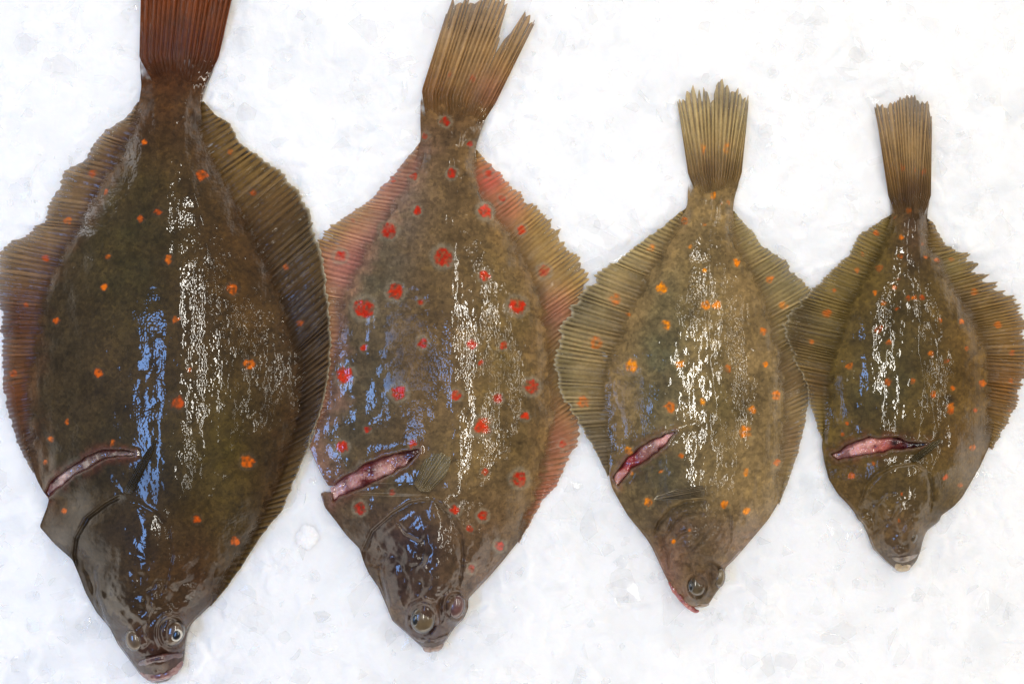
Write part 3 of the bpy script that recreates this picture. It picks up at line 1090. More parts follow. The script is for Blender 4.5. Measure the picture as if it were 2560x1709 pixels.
fin(F, 'anal_fin', c1([(640, 470), (600, 575), (555, 655), (500, 755), (440, 850), (388, 950), (328, 1060), (268, 1160), (222, 1250), (185, 1350), (155, 1450), (138, 1560)]) +
    c2([(112, 60), (100, 150), (98, 260), (108, 380), (128, 480), (160, 600)]),
    c1([(632, 474), (575, 550), (470, 598), (436, 640), (380, 730), (290, 792), (255, 870), (215, 960), (185, 1022), (70, 1090), (10, 1140), (-30, 1200), (-30, 1330), (-8, 1450), (0, 1560)]) +
    c2([(3, 60), (6, 150), (15, 260), (40, 370), (64, 450), (100, 530), (150, 606)]),
    86, [(0, .0042), (1, .0042)], [(0, .003), (.5, .002), (1, .003)], (104, 74, 54), (158, 134, 104), (66, 46, 32), ragged=.10,
    alpha=(1, .62), seed=1, sweep=-0.03, relief=.0006, patch=[(40, 800, 110, (92, 56, 40), .9), (20, 1000, 120, (110, 62, 36), .9), (60, 1100, 70, (74, 50, 38), .8)])
fin(F, 'dorsal_fin', c1([(925, 470), (930, 560), (960, 640), (1000, 735), (1058, 850), (1122, 970), (1182, 1080), (1232, 1180), (1280, 1300), (1320, 1420), (1368, 1540)]) +
    c2([(1388, 60), (1396, 160), (1386, 300), (1360, 420), (1322, 540), (1280, 660), (1232, 780), (1172, 890), (1102, 1010), (1032, 1110), (955, 1205)]),
    c1([(940, 468), (1000, 528), (1062, 568), (1096, 630), (1158, 690), (1228, 740), (1296, 785), (1340, 835), (1388, 880), (1402, 930), (1446, 970), (1450, 1050), (1474, 1120), (1503, 1230), (1519, 1350), (1528, 1450), (1532, 1560)]) +
    c2([(1517, 20), (1512, 110), (1492, 230), (1462, 335), (1430, 430), (1402, 510), (1345, 645), (1294, 775), (1190, 895), (1118, 1016), (1046, 1116), (962, 1214)]),
    86, [(0, .0042), (1, .0042)], [(0, .003), (.3, .005), (.5, .008), (.75, .008), (1, .002)], (88, 62, 38), (120, 98, 66), (44, 32, 22), ragged=.07,
    alpha=(1, .95), seed=2, sweep=0.045, rim=.8, relief=.0008,
    patch=[(620, 380, 130, (140, 112, 72), .8), (760, 560, 90, (66, 54, 36), .8), (780, 800, 150, (62, 48, 34), .9), (770, 1020, 130, (60, 46, 34), .9), (700, 520, 70, (120, 92, 62), .5)])
fin(F, 'tail_fin', c1([(644, 268), (700, 262), (830, 258), (930, 262), (1006, 266)]),
    c1([(664, -330), (760, -360), (880, -370), (1000, -350), (1130, -320)]), 18, [(0, .006), (.5, .010), (1, .006)], [(0, .004), (.5, .006), (1, .004)],
    (96, 52, 30), (120, 62, 34), (50, 24, 14), ragged=.06, alpha=(1, .95), seed=3, relief=.0009,
    patch=[(430, 60, 60, (80, 46, 30), .6), (560, 40, 60, (96, 60, 42), .5)])
fin(F, 'pectoral_fin', c2([(562, 690), (580, 702), (600, 700)]), c2([(690, 455), (712, 446), (722, 470)]), 6,
    [(0, .0335), (1, .0335)], [(0, .0345), (1, .0345)], (58, 50, 36), (52, 46, 36), (34, 28, 20), ragged=.05, alpha=(1, 1), seed=4, relief=.0006, on_body=True)
flesh(F, 'cut_flesh', 'pale grey pink flesh in the slit behind the gill cover',
      [(0, (206, 180, 172)), (.12, (170, 120, 116)), (.3, (176, 152, 142)), (.55, (138, 112, 98)), (1, (84, 66, 54))],
      [(c2([(255, 640)])[0] + (9, (60, 10, 18))), (c2([(240, 645)])[0] + (7, (70, 16, 22)))])
ex, ey = c2([(785, 1335)])[0]
z = surf_z(F, ex, ey)[0]
e1 = dome(F, 'eye', ex, ey, 29, 35, 25, z - .0022, .0052, eyecol((78, 58, 38), seed=1), EYE)
e1['label'] = 'open clear eye with a black pupil'
px_, py_ = c2([(805, 1345)])[0]
ir = dome(F, 'iris', px_, py_, 13.5, 16, 25, z + .0022, .0011, ringcol((70, 66, 62), (190, 184, 170)), EYE, e1)
dome(F, 'pupil', px_, py_, 9, 11.5, 25, z + .0029, .0008, flat((8, 8, 9)), EYE, e1)
ex, ey = c2([(610, 1368)])[0]
z = surf_z(F, ex, ey)[0]
dome(F, 'eye', ex, ey, 21, 28, -18, z - .0020, .0040, eyecol((92, 76, 58), seed=2), EYE)['label'] = 'eye turned away under greyish brown skin'
lip(F, 'upper_lip', c2([(632, 1478), (680, 1462), (740, 1450), (800, 1440), (835, 1432)]), 9, 11, ((60, 34, 34), (96, 62, 58)), 1, zoff=-.001)
lip(F, 'lower_lip', c2([(640, 1515), (690, 1535), (750, 1528), (800, 1500), (832, 1460)]), 12, 12, ((96, 56, 56), (140, 100, 94)), 2, zoff=-.001)

# ================================================================== the second fish, red spots
F = Fish()
F.seed = 202
F.spot_size = 0.98
F.dry_spots = [(1035, 930, 75), (1020, 800, 75), (850, 780, 60)]
F.thin = ((355, 1110), (375, 1360))
F.headfold = 1.5
F.fin_gain = 1.6
F.wet_spots = [(880, 960, 120), (1110, 880, 90), (990, 1320, 70)]
F.sat = 1.12
F.sockets = [(q[0], q[1], q[2] * 0.5478) for q in c4([(560, 1275, 62), (712, 1212, 54)])]
F.fin_cols = [(150, 116, 98), (140, 110, 72), (132, 98, 62)]
F.root = root_empty('plaice', 1090, 850, 'brown plaice with large red spots in pale rings and a split tail', 'fish', GROUP)
F.length, F.width = 1400, 600
F.base = (110, 88, 62)
F.gain = 0.72
F.left = c3([(566, 408), (556, 470), (555, 560), (557, 640), (540, 720), (500, 800), (450, 870), (405, 930), (362, 1000), (322, 1070),
             (282, 1140), (242, 1220), (202, 1290), (165, 1370), (152, 1450), (150, 1560)]) + \
    c4([(135, 60), (122, 140), (106, 280), (72, 410), (42, 490), (78, 570), (108, 630), (132, 668), (168, 648), (172, 668), (150, 700), (92, 694),
        (112, 760), (160, 820), (212, 890), (272, 950), (290, 1010), (312, 1060), (360, 1130), (390, 1200), (422, 1280), (480, 1330), (540, 1385), (572, 1415), (600, 1422)])
F.right = c3([(905, 470), (868, 515), (838, 590), (810, 680), (818, 760), (850, 850), (892, 930), (942, 1010), (992, 1080), (1042, 1160),
              (1082, 1230), (1118, 1330), (1150, 1420), (1166, 1500), (1172, 1560)]) + \
    c4([(1172, 100), (1178, 230), (1192, 330), (1186, 430), (1154, 540), (1124, 640), (1082, 750), (1042, 840), (998, 915), (930, 1000), (862, 1080),
        (805, 1138), (766, 1180), (768, 1220), (748, 1268), (704, 1310), (668, 1368), (645, 1400), (600, 1422)])
F.height = [(0, .007), (.08, .010), (.2, .017), (.4, .025), (.6, .028), (.75, .027), (.88, .023), (.96, .017), (1, .008)]
F.skew = (0.0, 0.27, 0.05)
F.blots = [(1000, 480, 70, 160, (136, 120, 110), .6), (930, 680, 100, 160, (98, 92, 76), .7), (900, 1000, 120, 160, (80, 76, 60), .75),
           (1120, 330, 90, 120, (100, 76, 54), .6), (1250, 900, 110, 330, (128, 106, 66), .7), (1010, 1380, 150, 170, (66, 50, 44), .95),
           (980, 1180, 120, 70, (84, 74, 52), .7), (1080, 1580, 110, 120, (64, 44, 40), .9), (1210, 1400, 90, 160, (108, 82, 62), .6),
           (840, 1200, 50, 130, (84, 74, 58), .6), (1090, 700, 60, 260, (104, 84, 54), .5), (1140, 1130, 90, 120, (122, 100, 64), .6), (820, 1290, 60, 60, (70, 56, 46), .7)]
F.spots = spots(c3, K3, [(670, 558, 25), (578, 628, 18), (787, 662, 17), (700, 800, 25), (524, 815, 20), (540, 972, 23), (855, 975, 35), (410, 1062, 39),
                         (930, 915, 19), (1022, 1062, 23), (660, 1185, 46), (850, 1270, 27), (1125, 1250, 30), (442, 1345, 40), (295, 1420, 50),
                         (555, 1392, 18), (1000, 1410, 42), (188, 1180, 29), (247, 1020, 13), (868, 800, 20), (428, 830, 14), (797, 360, 15), (690, 350, 12)]) + \
    spots(c4, K4, [(205, 160, 42), (450, 238, 37), (290, 35, 18), (560, 12, 26), (785, 18, 27), (930, 22, 21), (825, 105, 15), (712, 252, 25),
                   (903, 266, 23), (1055, 213, 36), (832, 392, 42), (1025, 345, 21), (305, 406, 17), (190, 487, 31), (515, 470, 20), (843, 603, 17),
                   (1002, 632, 39), (418, 690, 17), (272, 765, 30), (705, 775, 25), (832, 800, 25), (775, 860, 15), (915, 938, 25), (785, 1040, 21), (1200, 475, 20)])
F.spot_col = (188, 42, 4)
F.halo, F.halo_col = 0.55, (150, 136, 112)
F.cut_up = c4([(138, 668), (170, 645), (220, 610), (280, 572), (400, 520), (500, 496), (548, 492)])
F.cut_low = c4([(150, 748), (190, 715), (240, 690), (330, 655), (430, 610), (500, 562), (545, 515)])
F.bumps = [(c4([(575, 1275)])[0] + (36, 42, 0, .0045)), (c4([(710, 1215)])[0] + (28, 34, 0, .004)),
           (c4([(560, 1000)])[0] + (110, 120, 0, .0035)), (c4([(600, 1395)])[0] + (30, 18, 0, .002))]
F.creases = [(c4([(620, 720), (500, 740), (420, 790), (330, 870), (288, 960), (290, 1030)]), .0040, 50, .0010, 5),
             (c4([(600, 720), (690, 790), (740, 880), (750, 980), (740, 1080), (720, 1150)]), -.0032, 50, .0008, 6),
             (c4([(400, 960), (370, 1010), (370, 1070), (390, 1150), (410, 1230)]), -.0025, 35, .0016, 6),
             (c4([(440, 830), (480, 880), (560, 920)]), .002, 30, .0012, 5),
             (c4([(660, 1160), (640, 1220), (645, 1290), (680, 1340)]), -.002, 20, .0014, 6),
             (c4([(500, 1330), (560, 1365), (620, 1370), (680, 1330)]), .002, 25, .002, 5)]
F.ridges = [(c3([(740, 540), (730, 800), (720, 1100), (690, 1400)]) + c4([(700, 100), (700, 350), (720, 500)]), .0009, 10)]
F.smooth_skin = [(1000, 1400, 130, .2), (1060, 1580, 110, .25), (880, 980, 120, .3), (1120, 880, 110, 1.3), (1040, 1200, 60, .3)]
body(F)
fin(F, 'anal_fin', c3([(555, 655), (542, 720), (505, 800), (455, 870), (410, 930), (368, 1000), (328, 1070), (288, 1140), (248, 1220), (208, 1290), (172, 1370), (158, 1450), (155, 1560)]) + c4([(130, 140), (110, 280), (78, 410)]),
    c3([(548, 662), (480, 738), (400, 828), (340, 903), (270, 956), (185, 1006), (120, 1045), (70, 1075), (60, 1130), (58, 1180), (50, 1260), (45, 1400), (45, 1560)]) + c4([(45, 140), (45, 280), (55, 400)]),
    70, [(0, .0042), (1, .0042)], [(0, .003), (.5, .002), (1, .002)], (176, 128, 112), (160, 132, 86), (122, 78, 66), ragged=.12, alpha=(1, .62), seed=1, sweep=-0.035, relief=.0005,
    patch=[(970, 440, 80, (150, 104, 96), .8), (860, 640, 80, (178, 110, 104), .7), (820, 580, 50, (160, 136, 84), .8)])
fin(F, 'dorsal_fin', c3([(812, 690), (820, 765), (848, 850), (888, 930), (938, 1010), (988, 1080), (1038, 1160), (1078, 1230), (1112, 1330), (1145, 1420), (1160, 1500), (1166, 1560)]) +
    c4([(1166, 100), (1172, 230), (1186, 330), (1180, 430), (1148, 540), (1118, 640), (1076, 750), (1036, 840), (992, 910)]),
    c3([(818, 694), (852, 732), (902, 772), (962, 826), (1022, 876), (1064, 926), (1116, 966), (1176, 1016), (1216, 1076), (1240, 1146), (1308, 1176), (1342, 1250), (1345, 1310), (1325, 1420), (1310, 1500), (1300, 1560)]) +
    c4([(1285, 100), (1270, 230), (1265, 330), (1278, 430), (1262, 495), (1222, 575), (1172, 665), (1104, 745), (1052, 840), (1000, 928)]),
    84, [(0, .0042), (1, .0042)], [(0, .003), (.5, .002), (1, .002)], (158, 124, 88), (166, 138, 82), (112, 82, 50), ragged=.13, alpha=(1, .62), seed=2, sweep=0.055, relief=.0006,
    patch=[(1225, 450, 45, (206, 96, 84), .9), (1270, 520, 50, (186, 110, 90), .7), (1400, 1100, 90, (160, 100, 80), .8), (1370, 1240, 100, (164, 92, 76), .8), (1300, 1370, 80, (130, 80, 64), .8), (1400, 780, 60, (170, 104, 92), .6)])
fin(F, 'tail_fin', c3([(562, 418), (640, 440), (740, 448), (830, 462), (902, 476)]),
    c3([(690, 20), (712, -12), (780, -30), (850, -34), (930, -30), (985, -20), (1040, 20), (1078, 70), (1082, 110)]), 22, [(0, .005), (.5, .0085), (1, .005)], [(0, .003), (.5, .0045), (1, .003)],
    (140, 106, 66), (152, 126, 92), (84, 62, 40), ragged=.10, notches=[(.70, .085, .36)], alpha=(1, .68), seed=3, relief=.0010,
    patch=[(1060, 220, 60, (134, 92, 56), .7), (1230, 230, 50, (160, 110, 84), .7), (1180, 40, 60, (110, 92, 72), .7)])
fin(F, 'pectoral_fin', c4([(520, 655), (545, 690), (590, 692)]), c4([(585, 488), (650, 498), (700, 510), (742, 545)]), 11,
    [(0, .0268), (1, .0268)], [(0, .0285), (1, .0285)], (112, 96, 68), (124, 114, 90), (74, 66, 48), ragged=.10, alpha=(1, .66), seed=4, relief=.0006, on_body=True)
flesh(F, 'cut_flesh', 'open slit of pink and dark red flesh behind the gill cover',
      [(0, (208, 168, 164)), (.25, (204, 152, 146)), (.42, (150, 70, 66)), (.6, (176, 116, 104)), (.8, (120, 70, 52)), (1, (84, 50, 40))],
      [(c4([(325, 600)])[0] + (16, (78, 8, 18))), (c4([(300, 640)])[0] + (9, (96, 14, 24))), (c4([(500, 520)])[0] + (14, (66, 18, 18)))], depth=.002, lump=.002)
ex, ey = c4([(560, 1275)])[0]
z = surf_z(F, ex, ey)[0]
e1 = dome(F, 'eye', ex, ey, 30, 34, 0, z - .0022, .0042, eyecol((88, 72, 48), seed=3, edge=(36, 30, 26)), EYE)
e1['label'] = 'bulging brown eye with a grey pupil on its outer side'
px_, py_ = c4([(526, 1275)])[0]
dome(F, 'pupil', px_, py_, 10, 17, 5, z - .0002, .0022, ringcol((22, 24, 26), (58, 58, 56)), EYE, e1)
ex, ey = c4([(712, 1212)])[0]
z = surf_z(F, ex, ey)[0]
dome(F, 'eye', ex, ey, 22, 31, 8, z - .002, .0040, eyecol((96, 64, 58), seed=4, edge=(58, 36, 34)), EYE)['label'] = 'eye hidden under reddish brown skin'
lip(F, 'upper_lip', c4([(520, 1352), (560, 1368), (620, 1370), (672, 1345)]), 6, 7, ((58, 40, 38), (96, 72, 66)), 1, zoff=-.001)
lip(F, 'lower_lip', c4([(560, 1398), (590, 1408), (630, 1400), (655, 1380)]), 10, 9, ((110, 88, 80), (150, 126, 112)), 2, zoff=-.001)

# ================================================================== the third fish, olive
F = Fish()
F.seed = 303
F.spot_size = 0.92
F.dry_spots = [(1575, 980, 50), (1640, 1200, 45)]
F.thin = ((515, 1190), (525, 1250))
F.headfold = 2.3
F.fin_gain = 1.6
F.wet_spots = [(1710, 940, 70), (1765, 620, 50), (1740, 1150, 50)]
F.sat = 1.0
F.sockets = [(q[0], q[1], q[2] * 0.4783) for q in c6([(822, 1285, 52)])]
F.fin_cols = [(140, 114, 72), (134, 110, 68), (140, 112, 66)]
F.root = root_empty('plaice', 1760, 900, 'olive tan plaice with bright orange spots and a ragged straight tail', 'fish', GROUP)
F.length, F.width = 1130, 480
F.base = (134, 110, 70)
F.gain = 0.8
F.left = c5([(834, 622), (834, 660), (830, 720), (828, 800), (812, 845), (780, 885), (740, 945), (700, 1005), (655, 1065), (612, 1135), (568, 1205),
             (530, 1285), (490, 1365), (452, 1440), (425, 1510), (405, 1568)]) + \
    c6([(345, 60), (328, 130), (312, 220), (308, 310), (320, 400), (338, 490), (352, 580), (358, 660), (362, 710), (376, 770), (420, 850),
        (462, 920), (512, 980), (560, 1040), (590, 1090), (612, 1140), (650, 1220), (692, 1300), (742, 1365), (790, 1392), (830, 1396)])
F.right = c5([(1130, 618), (1122, 650), (1108, 710), (1088, 775), (1080, 840), (1092, 920), (1130, 1000), (1170, 1080), (1210, 1160), (1250, 1240), (1288, 1330),
              (1318, 1420), (1338, 1500), (1350, 1568)]) + \
    c6([(1290, 60), (1302, 150), (1312, 260), (1318, 400), (1316, 520), (1300, 640), (1272, 760), (1245, 850), (1198, 930), (1148, 990), (1080, 1070), (1012, 1148), (968, 1188),
        (966, 1240), (942, 1290), (912, 1330), (886, 1372), (860, 1392), (830, 1396)])
F.height = [(0, .006), (.08, .009), (.2, .014), (.4, .021), (.6, .024), (.75, .023), (.88, .019), (.96, .014), (1, .007)]
F.skew = (0.0, 0.14, 0.0)
F.blots = [(1660, 900, 70, 230, (92, 88, 62), .85), (1640, 1200, 110, 100, (84, 78, 54), .85), (1760, 320, 80, 130, (104, 78, 54), .8),
           (1850, 1010, 60, 50, (82, 66, 36), .8), (1760, 800, 60, 200, (118, 100, 60), .5), (1720, 1330, 130, 90, (88, 70, 50), .85),
           (1770, 1430, 90, 100, (72, 58, 42), .85), (1660, 1460, 60, 110, (128, 88, 74), .7), (1880, 700, 50, 200, (136, 110, 68), .5), (1600, 1260, 60, 90, (96, 80, 56), .6),
           (1880, 1380, 90, 80, (140, 108, 84), .6), (1790, 1000, 60, 150, (104, 90, 52), .5)]
F.spots = spots(c5, K5, [(914, 485, 18), (914, 512, 14), (1042, 480, 15), (1042, 510, 17), (970, 760, 25), (1055, 800, 16), (1012, 805, 11), (812, 900, 25), (918, 920, 15), (840, 1042, 14), (625, 1055, 27),
                         (1105, 1133, 24), (680, 1275, 35), (918, 1180, 15), (930, 1375, 31), (988, 1372, 28), (420, 1340, 40), (495, 1425, 17), (708, 1485, 31),
                         (1283, 1225, 26), (1360, 1375, 30), (1250, 1518, 28)]) + \
    spots(c6, K6, [(475, 135, 40), (735, 125, 24), (980, 150, 22), (1180, 128, 16), (290, 15, 38), (225, 320, 38), (680, 345, 34), (848, 320, 19), (1235, 290, 30),
                   (1110, 365, 25), (1070, 480, 40), (460, 578, 24), (738, 606, 17), (480, 700, 15), (637, 685, 11), (1240, 640, 26), (1075, 688, 22), (568, 845, 28),
                   (965, 855, 26), (1080, 890, 24), (697, 1050, 17), (785, 990, 14)])
F.spot_col = (226, 124, 4)
F.halo, F.halo_col = 0.35, (160, 136, 92)
F.cut_up = c6([(378, 716), (420, 650), (470, 590), (560, 530), (640, 495), (705, 474)])
F.cut_low = c6([(410, 768), (450, 722), (485, 672), (545, 640), (605, 598), (655, 548), (712, 482)])
F.bumps = [(c6([(825, 1285)])[0] + (30, 34, 0, .004)), (c6([(940, 1240)])[0] + (18, 30, 0, .003)), (c6([(830, 1070)])[0] + (85, 75, 0, .0028)),
           (c6([(850, 1380)])[0] + (30, 14, 0, .002))]
F.creases = [(c6([(880, 830), (760, 840), (680, 880), (620, 950), (590, 1030)]), .0044, 40, .0014, 5), (c6([(860, 900), (760, 905), (690, 960), (640, 1040)]), .0024, 22, .0012, 4), (c6([(930, 930), (870, 1010), (760, 1130)]), .0016, 22, .0010, 5),
             (c6([(880, 800), (950, 850), (1000, 930), (1000, 1040), (960, 1130)]), -.0026, 40, .0008, 5),
             (c6([(800, 990), (740, 1010), (690, 1060), (670, 1130), (680, 1220)]), -.0036, 35, .0016, 5),
             (c6([(880, 1200), (890, 1260), (900, 1320)]), .002, 20, .0012, 5)]
F.ridges = [(c5([(965, 680), (960, 900), (945, 1200), (940, 1500)]) + c6([(890, 130), (920, 350), (980, 520), (1030, 640)]), .0010, 7),
            (c6([(830, 430), (760, 445), (700, 470)]), .0016, 6)]
F.smooth_skin = [(1640, 1200, 90, .3), (1740, 1420, 110, .35), (1710, 950, 70, .3), (1720, 300, 60, .9)]
body(F)
fin(F, 'anal_fin', c5([(824, 828), (790, 882), (748, 945), (706, 1005), (662, 1065), (618, 1135), (574, 1205), (536, 1285), (496, 1365), (458, 1440), (431, 1510), (412, 1568)]) +
    c6([(352, 60), (334, 130), (318, 220), (314, 310), (326, 400), (344, 490), (358, 580), (364, 700)]),
    c5([(818, 826), (770, 858), (700, 912), (640, 957), (590, 996), (530, 1036), (470, 1086), (400, 1126), (350, 1166), (290, 1205), (245, 1262), (205, 1310), (150, 1380), (104, 1465), (80, 1560)]) +
    c6([(68, 40), (62, 100), (80, 200), (110, 290), (150, 360), (200, 440), (260, 540), (310, 620), (352, 712)]),
    72, [(0, .0042), (1, .0042)], [(0, .003), (.35, .004), (.55, .008), (.75, .006), (1, .003)], (152, 124, 78), (148, 130, 86), (82, 66, 42), ragged=.09, alpha=(1, .92), seed=1, sweep=0.0, rim=.6, relief=.0009,
    patch=[(1440, 760, 80, (92, 82, 58), .85), (1400, 920, 70, (96, 84, 54), .7), (1470, 1080, 90, (86, 74, 54), .8), (1510, 1150, 60, (76, 66, 56), .8)])
fin(F, 'dorsal_fin', c5([(1082, 845), (1092, 925), (1126, 1000), (1166, 1080), (1204, 1160), (1244, 1240), (1282, 1330), (1312, 1420), (1332, 1500), (1344, 1568)]) +
    c6([(1284, 60), (1296, 150), (1306, 260), (1312, 400), (1310, 520), (1294, 640), (1268, 760), (1245, 845)]),
    c5([(1088, 846), (1122, 884), (1184, 948), (1244, 1026), (1304, 1076), (1394, 1116), (1426, 1176), (1506, 1256), (1535, 1300), (1560, 1400), (1565, 1500), (1566, 1560)]) +
    c6([(1425, 60), (1425, 150), (1418, 260), (1398, 360), (1384, 450), (1362, 560), (1322, 680), (1274, 800), (1250, 862)]),
    72, [(0, .0042), (1, .0042)], [(0, .003), (.5, .002), (1, .002)], (142, 116, 70), (156, 138, 88), (96, 78, 48), ragged=.08, alpha=(1, .66), seed=2, sweep=0.04, relief=.0006,
    patch=[(1960, 690, 60, (110, 98, 66), .7), (1990, 950, 90, (124, 94, 58), .8), (1980, 1100, 80, (120, 90, 58), .8), (1920, 1240, 80, (116, 90, 60), .8)])
fin(F, 'tail_fin', c5([(830, 640), (900, 634), (980, 628), (1060, 632), (1130, 634)]),
    c5([(772, 260), (778, 185), (800, 158), (860, 128), (920, 120), (960, 112), (1010, 84), (1080, 108), (1152, 150), (1168, 200), (1168, 260)]), 20, [(0, .005), (.5, .0075), (1, .005)], [(0, .003), (.5, .004), (1, .003)],
    (146, 118, 70), (158, 140, 96), (88, 72, 50), ragged=.12, notches=[(.28, .03, .08), (.45, .07, .17), (.33, .02, .10)], alpha=(1, .66), seed=3, relief=.0009,
    patch=[(1820, 250, 30, (96, 84, 62), .7), (1760, 240, 22, (80, 70, 54), .7), (1760, 425, 70, (116, 86, 56), .6)])
fin(F, 'pectoral_fin', c6([(850, 758), (868, 790), (855, 818)]), c6([(600, 798), (578, 830), (640, 838)]), 8,
    [(0, .0232), (1, .0232)], [(0, .0222), (1, .0222)], (100, 84, 58), (92, 82, 64), (48, 40, 30), ragged=.04, alpha=(1, 1), seed=4, rim=.7, relief=.0007, on_body=True)
flesh(F, 'cut_flesh', 'narrow slit of pink flesh with red gill edge',
      [(0, (170, 110, 96)), (.2, (178, 76, 72)), (.4, (196, 110, 104)), (.6, (216, 172, 152)), (.8, (190, 110, 112)), (1, (130, 116, 118))],
      [(c6([(470, 620)])[0] + (16, (168, 52, 62)))], depth=.001, lump=.0018)
ex, ey = c6([(822, 1285)])[0]
z = surf_z(F, ex, ey)[0]
e1 = dome(F, 'eye', ex, ey, 20, 24, 0, z - .002, .0027, eyecol((80, 66, 44), seed=5, edge=(70, 56, 38)), EYE)
e1['label'] = 'bulging olive eye with a dark outer rim'
px_, py_ = c6([(790, 1285)])[0]
dome(F, 'pupil', px_, py_, 7, 14, 0, z - .0002, .0018, flat((28, 28, 26)), EYE, e1)
ex, ey = c6([(940, 1240)])[0]
z = surf_z(F, ex, ey)[0]
dome(F, 'eye', ex, ey, 14, 25, 8, z - .0015, .0034, eyecol((104, 88, 62), seed=6, edge=(66, 52, 38)), EYE)['label'] = 'narrow eye at the edge of the head'
lip(F, 'upper_lip', c6([(815, 1378), (850, 1384), (885, 1372)]), 7, 6, ((100, 78, 56), (136, 112, 84)), 1, zoff=-.001)
lip(F, 'lower_lip', c6([(672, 1262), (708, 1315), (745, 1358), (785, 1394), (815, 1418), (832, 1412)]), 6, 8, ((128, 50, 46), (176, 104, 92)), 2, 'reddish lower jaw hanging below the mouth', zoff=.0)

# ================================================================== the smallest fish, rightmost
F = Fish()
F.seed = 404
F.spot_size = 0.85
F.dry_spots = [(2095, 960, 50), (2120, 1190, 60)]
F.thin = ((535, 1100), (545, 1125))
F.headfold = 2.0
F.fin_gain = 1.6
F.wet_spots = [(2190, 900, 50), (2230, 950, 60), (2300, 760, 40), (2260, 1190, 50)]
F.sat = 1.12
F.sockets = []
F.fin_cols = [(112, 92, 50), (112, 86, 48), (110, 84, 54)]
F.root = root_empty('plaice', 2270, 850, 'smallest plaice, mottled dark brown with small orange spots and a narrow tail', 'fish', GROUP)
F.length, F.width = 960, 460
F.base = (104, 84, 48)
F.gain = 0.64
F.left = c7([(702, 682), (712, 720), (722, 765), (722, 815), (700, 868), (645, 980), (595, 1065), (545, 1155), (495, 1240), (440, 1330), (405, 1420), (385, 1500), (372, 1568)]) + \
    c8([(340, 80), (315, 200), (302, 320), (306, 420), (312, 520), (308, 600), (305, 645), (320, 740), (345, 840), (400, 930), (450, 980), (500, 1040),
        (518, 1082), (548, 1102), (578, 1170), (612, 1260), (682, 1330), (742, 1380), (780, 1392), (812, 1390)])
F.right = c7([(960, 682), (954, 720), (942, 770), (936, 830), (946, 900), (982, 1010), (1032, 1070), (1082, 1150), (1128, 1230), (1170, 1300), (1212, 1375), (1260, 1450), (1292, 1520), (1308, 1568)]) + \
    c8([(1330, 80), (1348, 200), (1352, 300), (1348, 420), (1336, 530), (1310, 640), (1255, 760), (1198, 860), (1148, 945), (1098, 1000), (1018, 1058), (1010, 1090),
        (932, 1150), (908, 1210), (896, 1270), (872, 1330), (834, 1375), (812, 1390)])
F.height = [(0, .006), (.08, .009), (.2, .013), (.4, .020), (.6, .023), (.75, .022), (.88, .018), (.96, .013), (1, .006)]
F.skew = (0.0, 0.17, 0.06)
F.blots = [(2275, 560, 60, 130, (82, 60, 46), .9), (2120, 640, 100, 140, (118, 98, 52), .8), (2240, 800, 90, 120, (84, 70, 42), .7), (2190, 950, 130, 120, (80, 72, 44), .8),
           (2440, 900, 90, 200, (116, 88, 50), .7), (2250, 1250, 120, 90, (88, 72, 46), .8), (2230, 1330, 90, 70, (112, 88, 66), .6), (2110, 1200, 60, 100, (108, 84, 54), .6),
           (2400, 1100, 90, 90, (104, 78, 44), .6), (2375, 1000, 14, 14, (50, 40, 26), .8), (2260, 1390, 70, 30, (98, 80, 68), .7)]
F.spots = spots(c7, K7, [(830, 785, 22), (778, 950, 18), (630, 922, 23), (545, 1048, 14), (515, 1143, 25), (648, 1135, 29), (775, 1060, 19), (910, 990, 14), (925, 1070, 15),
                         (995, 1085, 20), (1080, 1080, 22), (740, 1250, 18), (765, 1195, 15), (620, 1280, 18), (672, 1345, 20), (755, 1378, 15), (820, 1312, 24), (862, 1312, 24),
                         (908, 1312, 24), (375, 1270, 18), (335, 1405, 36), (645, 1500, 28), (1015, 1452, 16), (1145, 1455, 24), (1225, 1275, 30), (1360, 1475, 30), (787, 530, 20),
                         (920, 550, 20), (865, 545, 14), (740, 830, 13)]) + \
    spots(c8, K8, [(468, 155, 30), (705, 15, 22), (960, 85, 24), (1050, 125, 22), (1175, 48, 17), (698, 255, 24), (853, 248, 20), (972, 325, 26), (1090, 288, 17), (1078, 400, 30), (1078, 425, 28),
                   (1270, 262, 32), (1228, 420, 17), (453, 500, 15), (428, 570, 17), (612, 740, 17), (480, 818, 28), (1208, 648, 25), (1048, 825, 20), (1135, 875, 20), (780, 925, 15),
                   (765, 1090, 11), (1445, 80, 20), (1440, 240, 18), (1435, 420, 16), (240, 10, 22)])
F.spot_col = (196, 92, 8)
F.halo, F.halo_col = 0.3, (128, 110, 70)
F.cut_up = c8([(350, 688), (430, 640), (500, 602), (600, 580), (720, 585), (850, 605), (945, 624)])
F.cut_low = c8([(395, 728), (480, 716), (600, 692), (720, 667), (850, 652), (900, 645), (945, 630)])
F.bumps = [(c8([(850, 1185)])[0] + (24, 34, 10, .0035)), (c8([(760, 900)])[0] + (85, 75, 0, .0025)), (c8([(800, 1290)])[0] + (35, 16, 10, .002))]
F.creases = [(c8([(960, 800), (860, 740), (740, 760), (640, 810), (570, 880), (545, 960), (520, 1020)]), -.0034, 45, .0010, 5),
             (c8([(940, 780), (965, 860), (970, 960), (950, 1060)]), -.0026, 40, .0007, 5),
             (c8([(760, 920), (690, 930), (630, 990), (610, 1070), (620, 1150)]), -.0015, 30, .0008, 5),
             (c8([(900, 1090), (870, 1150), (840, 1220)]), -.0015, 20, .0010, 5),
             (c8([(690, 1300), (760, 1310), (880, 1300)]), .0015, 20, .0016, 5)]
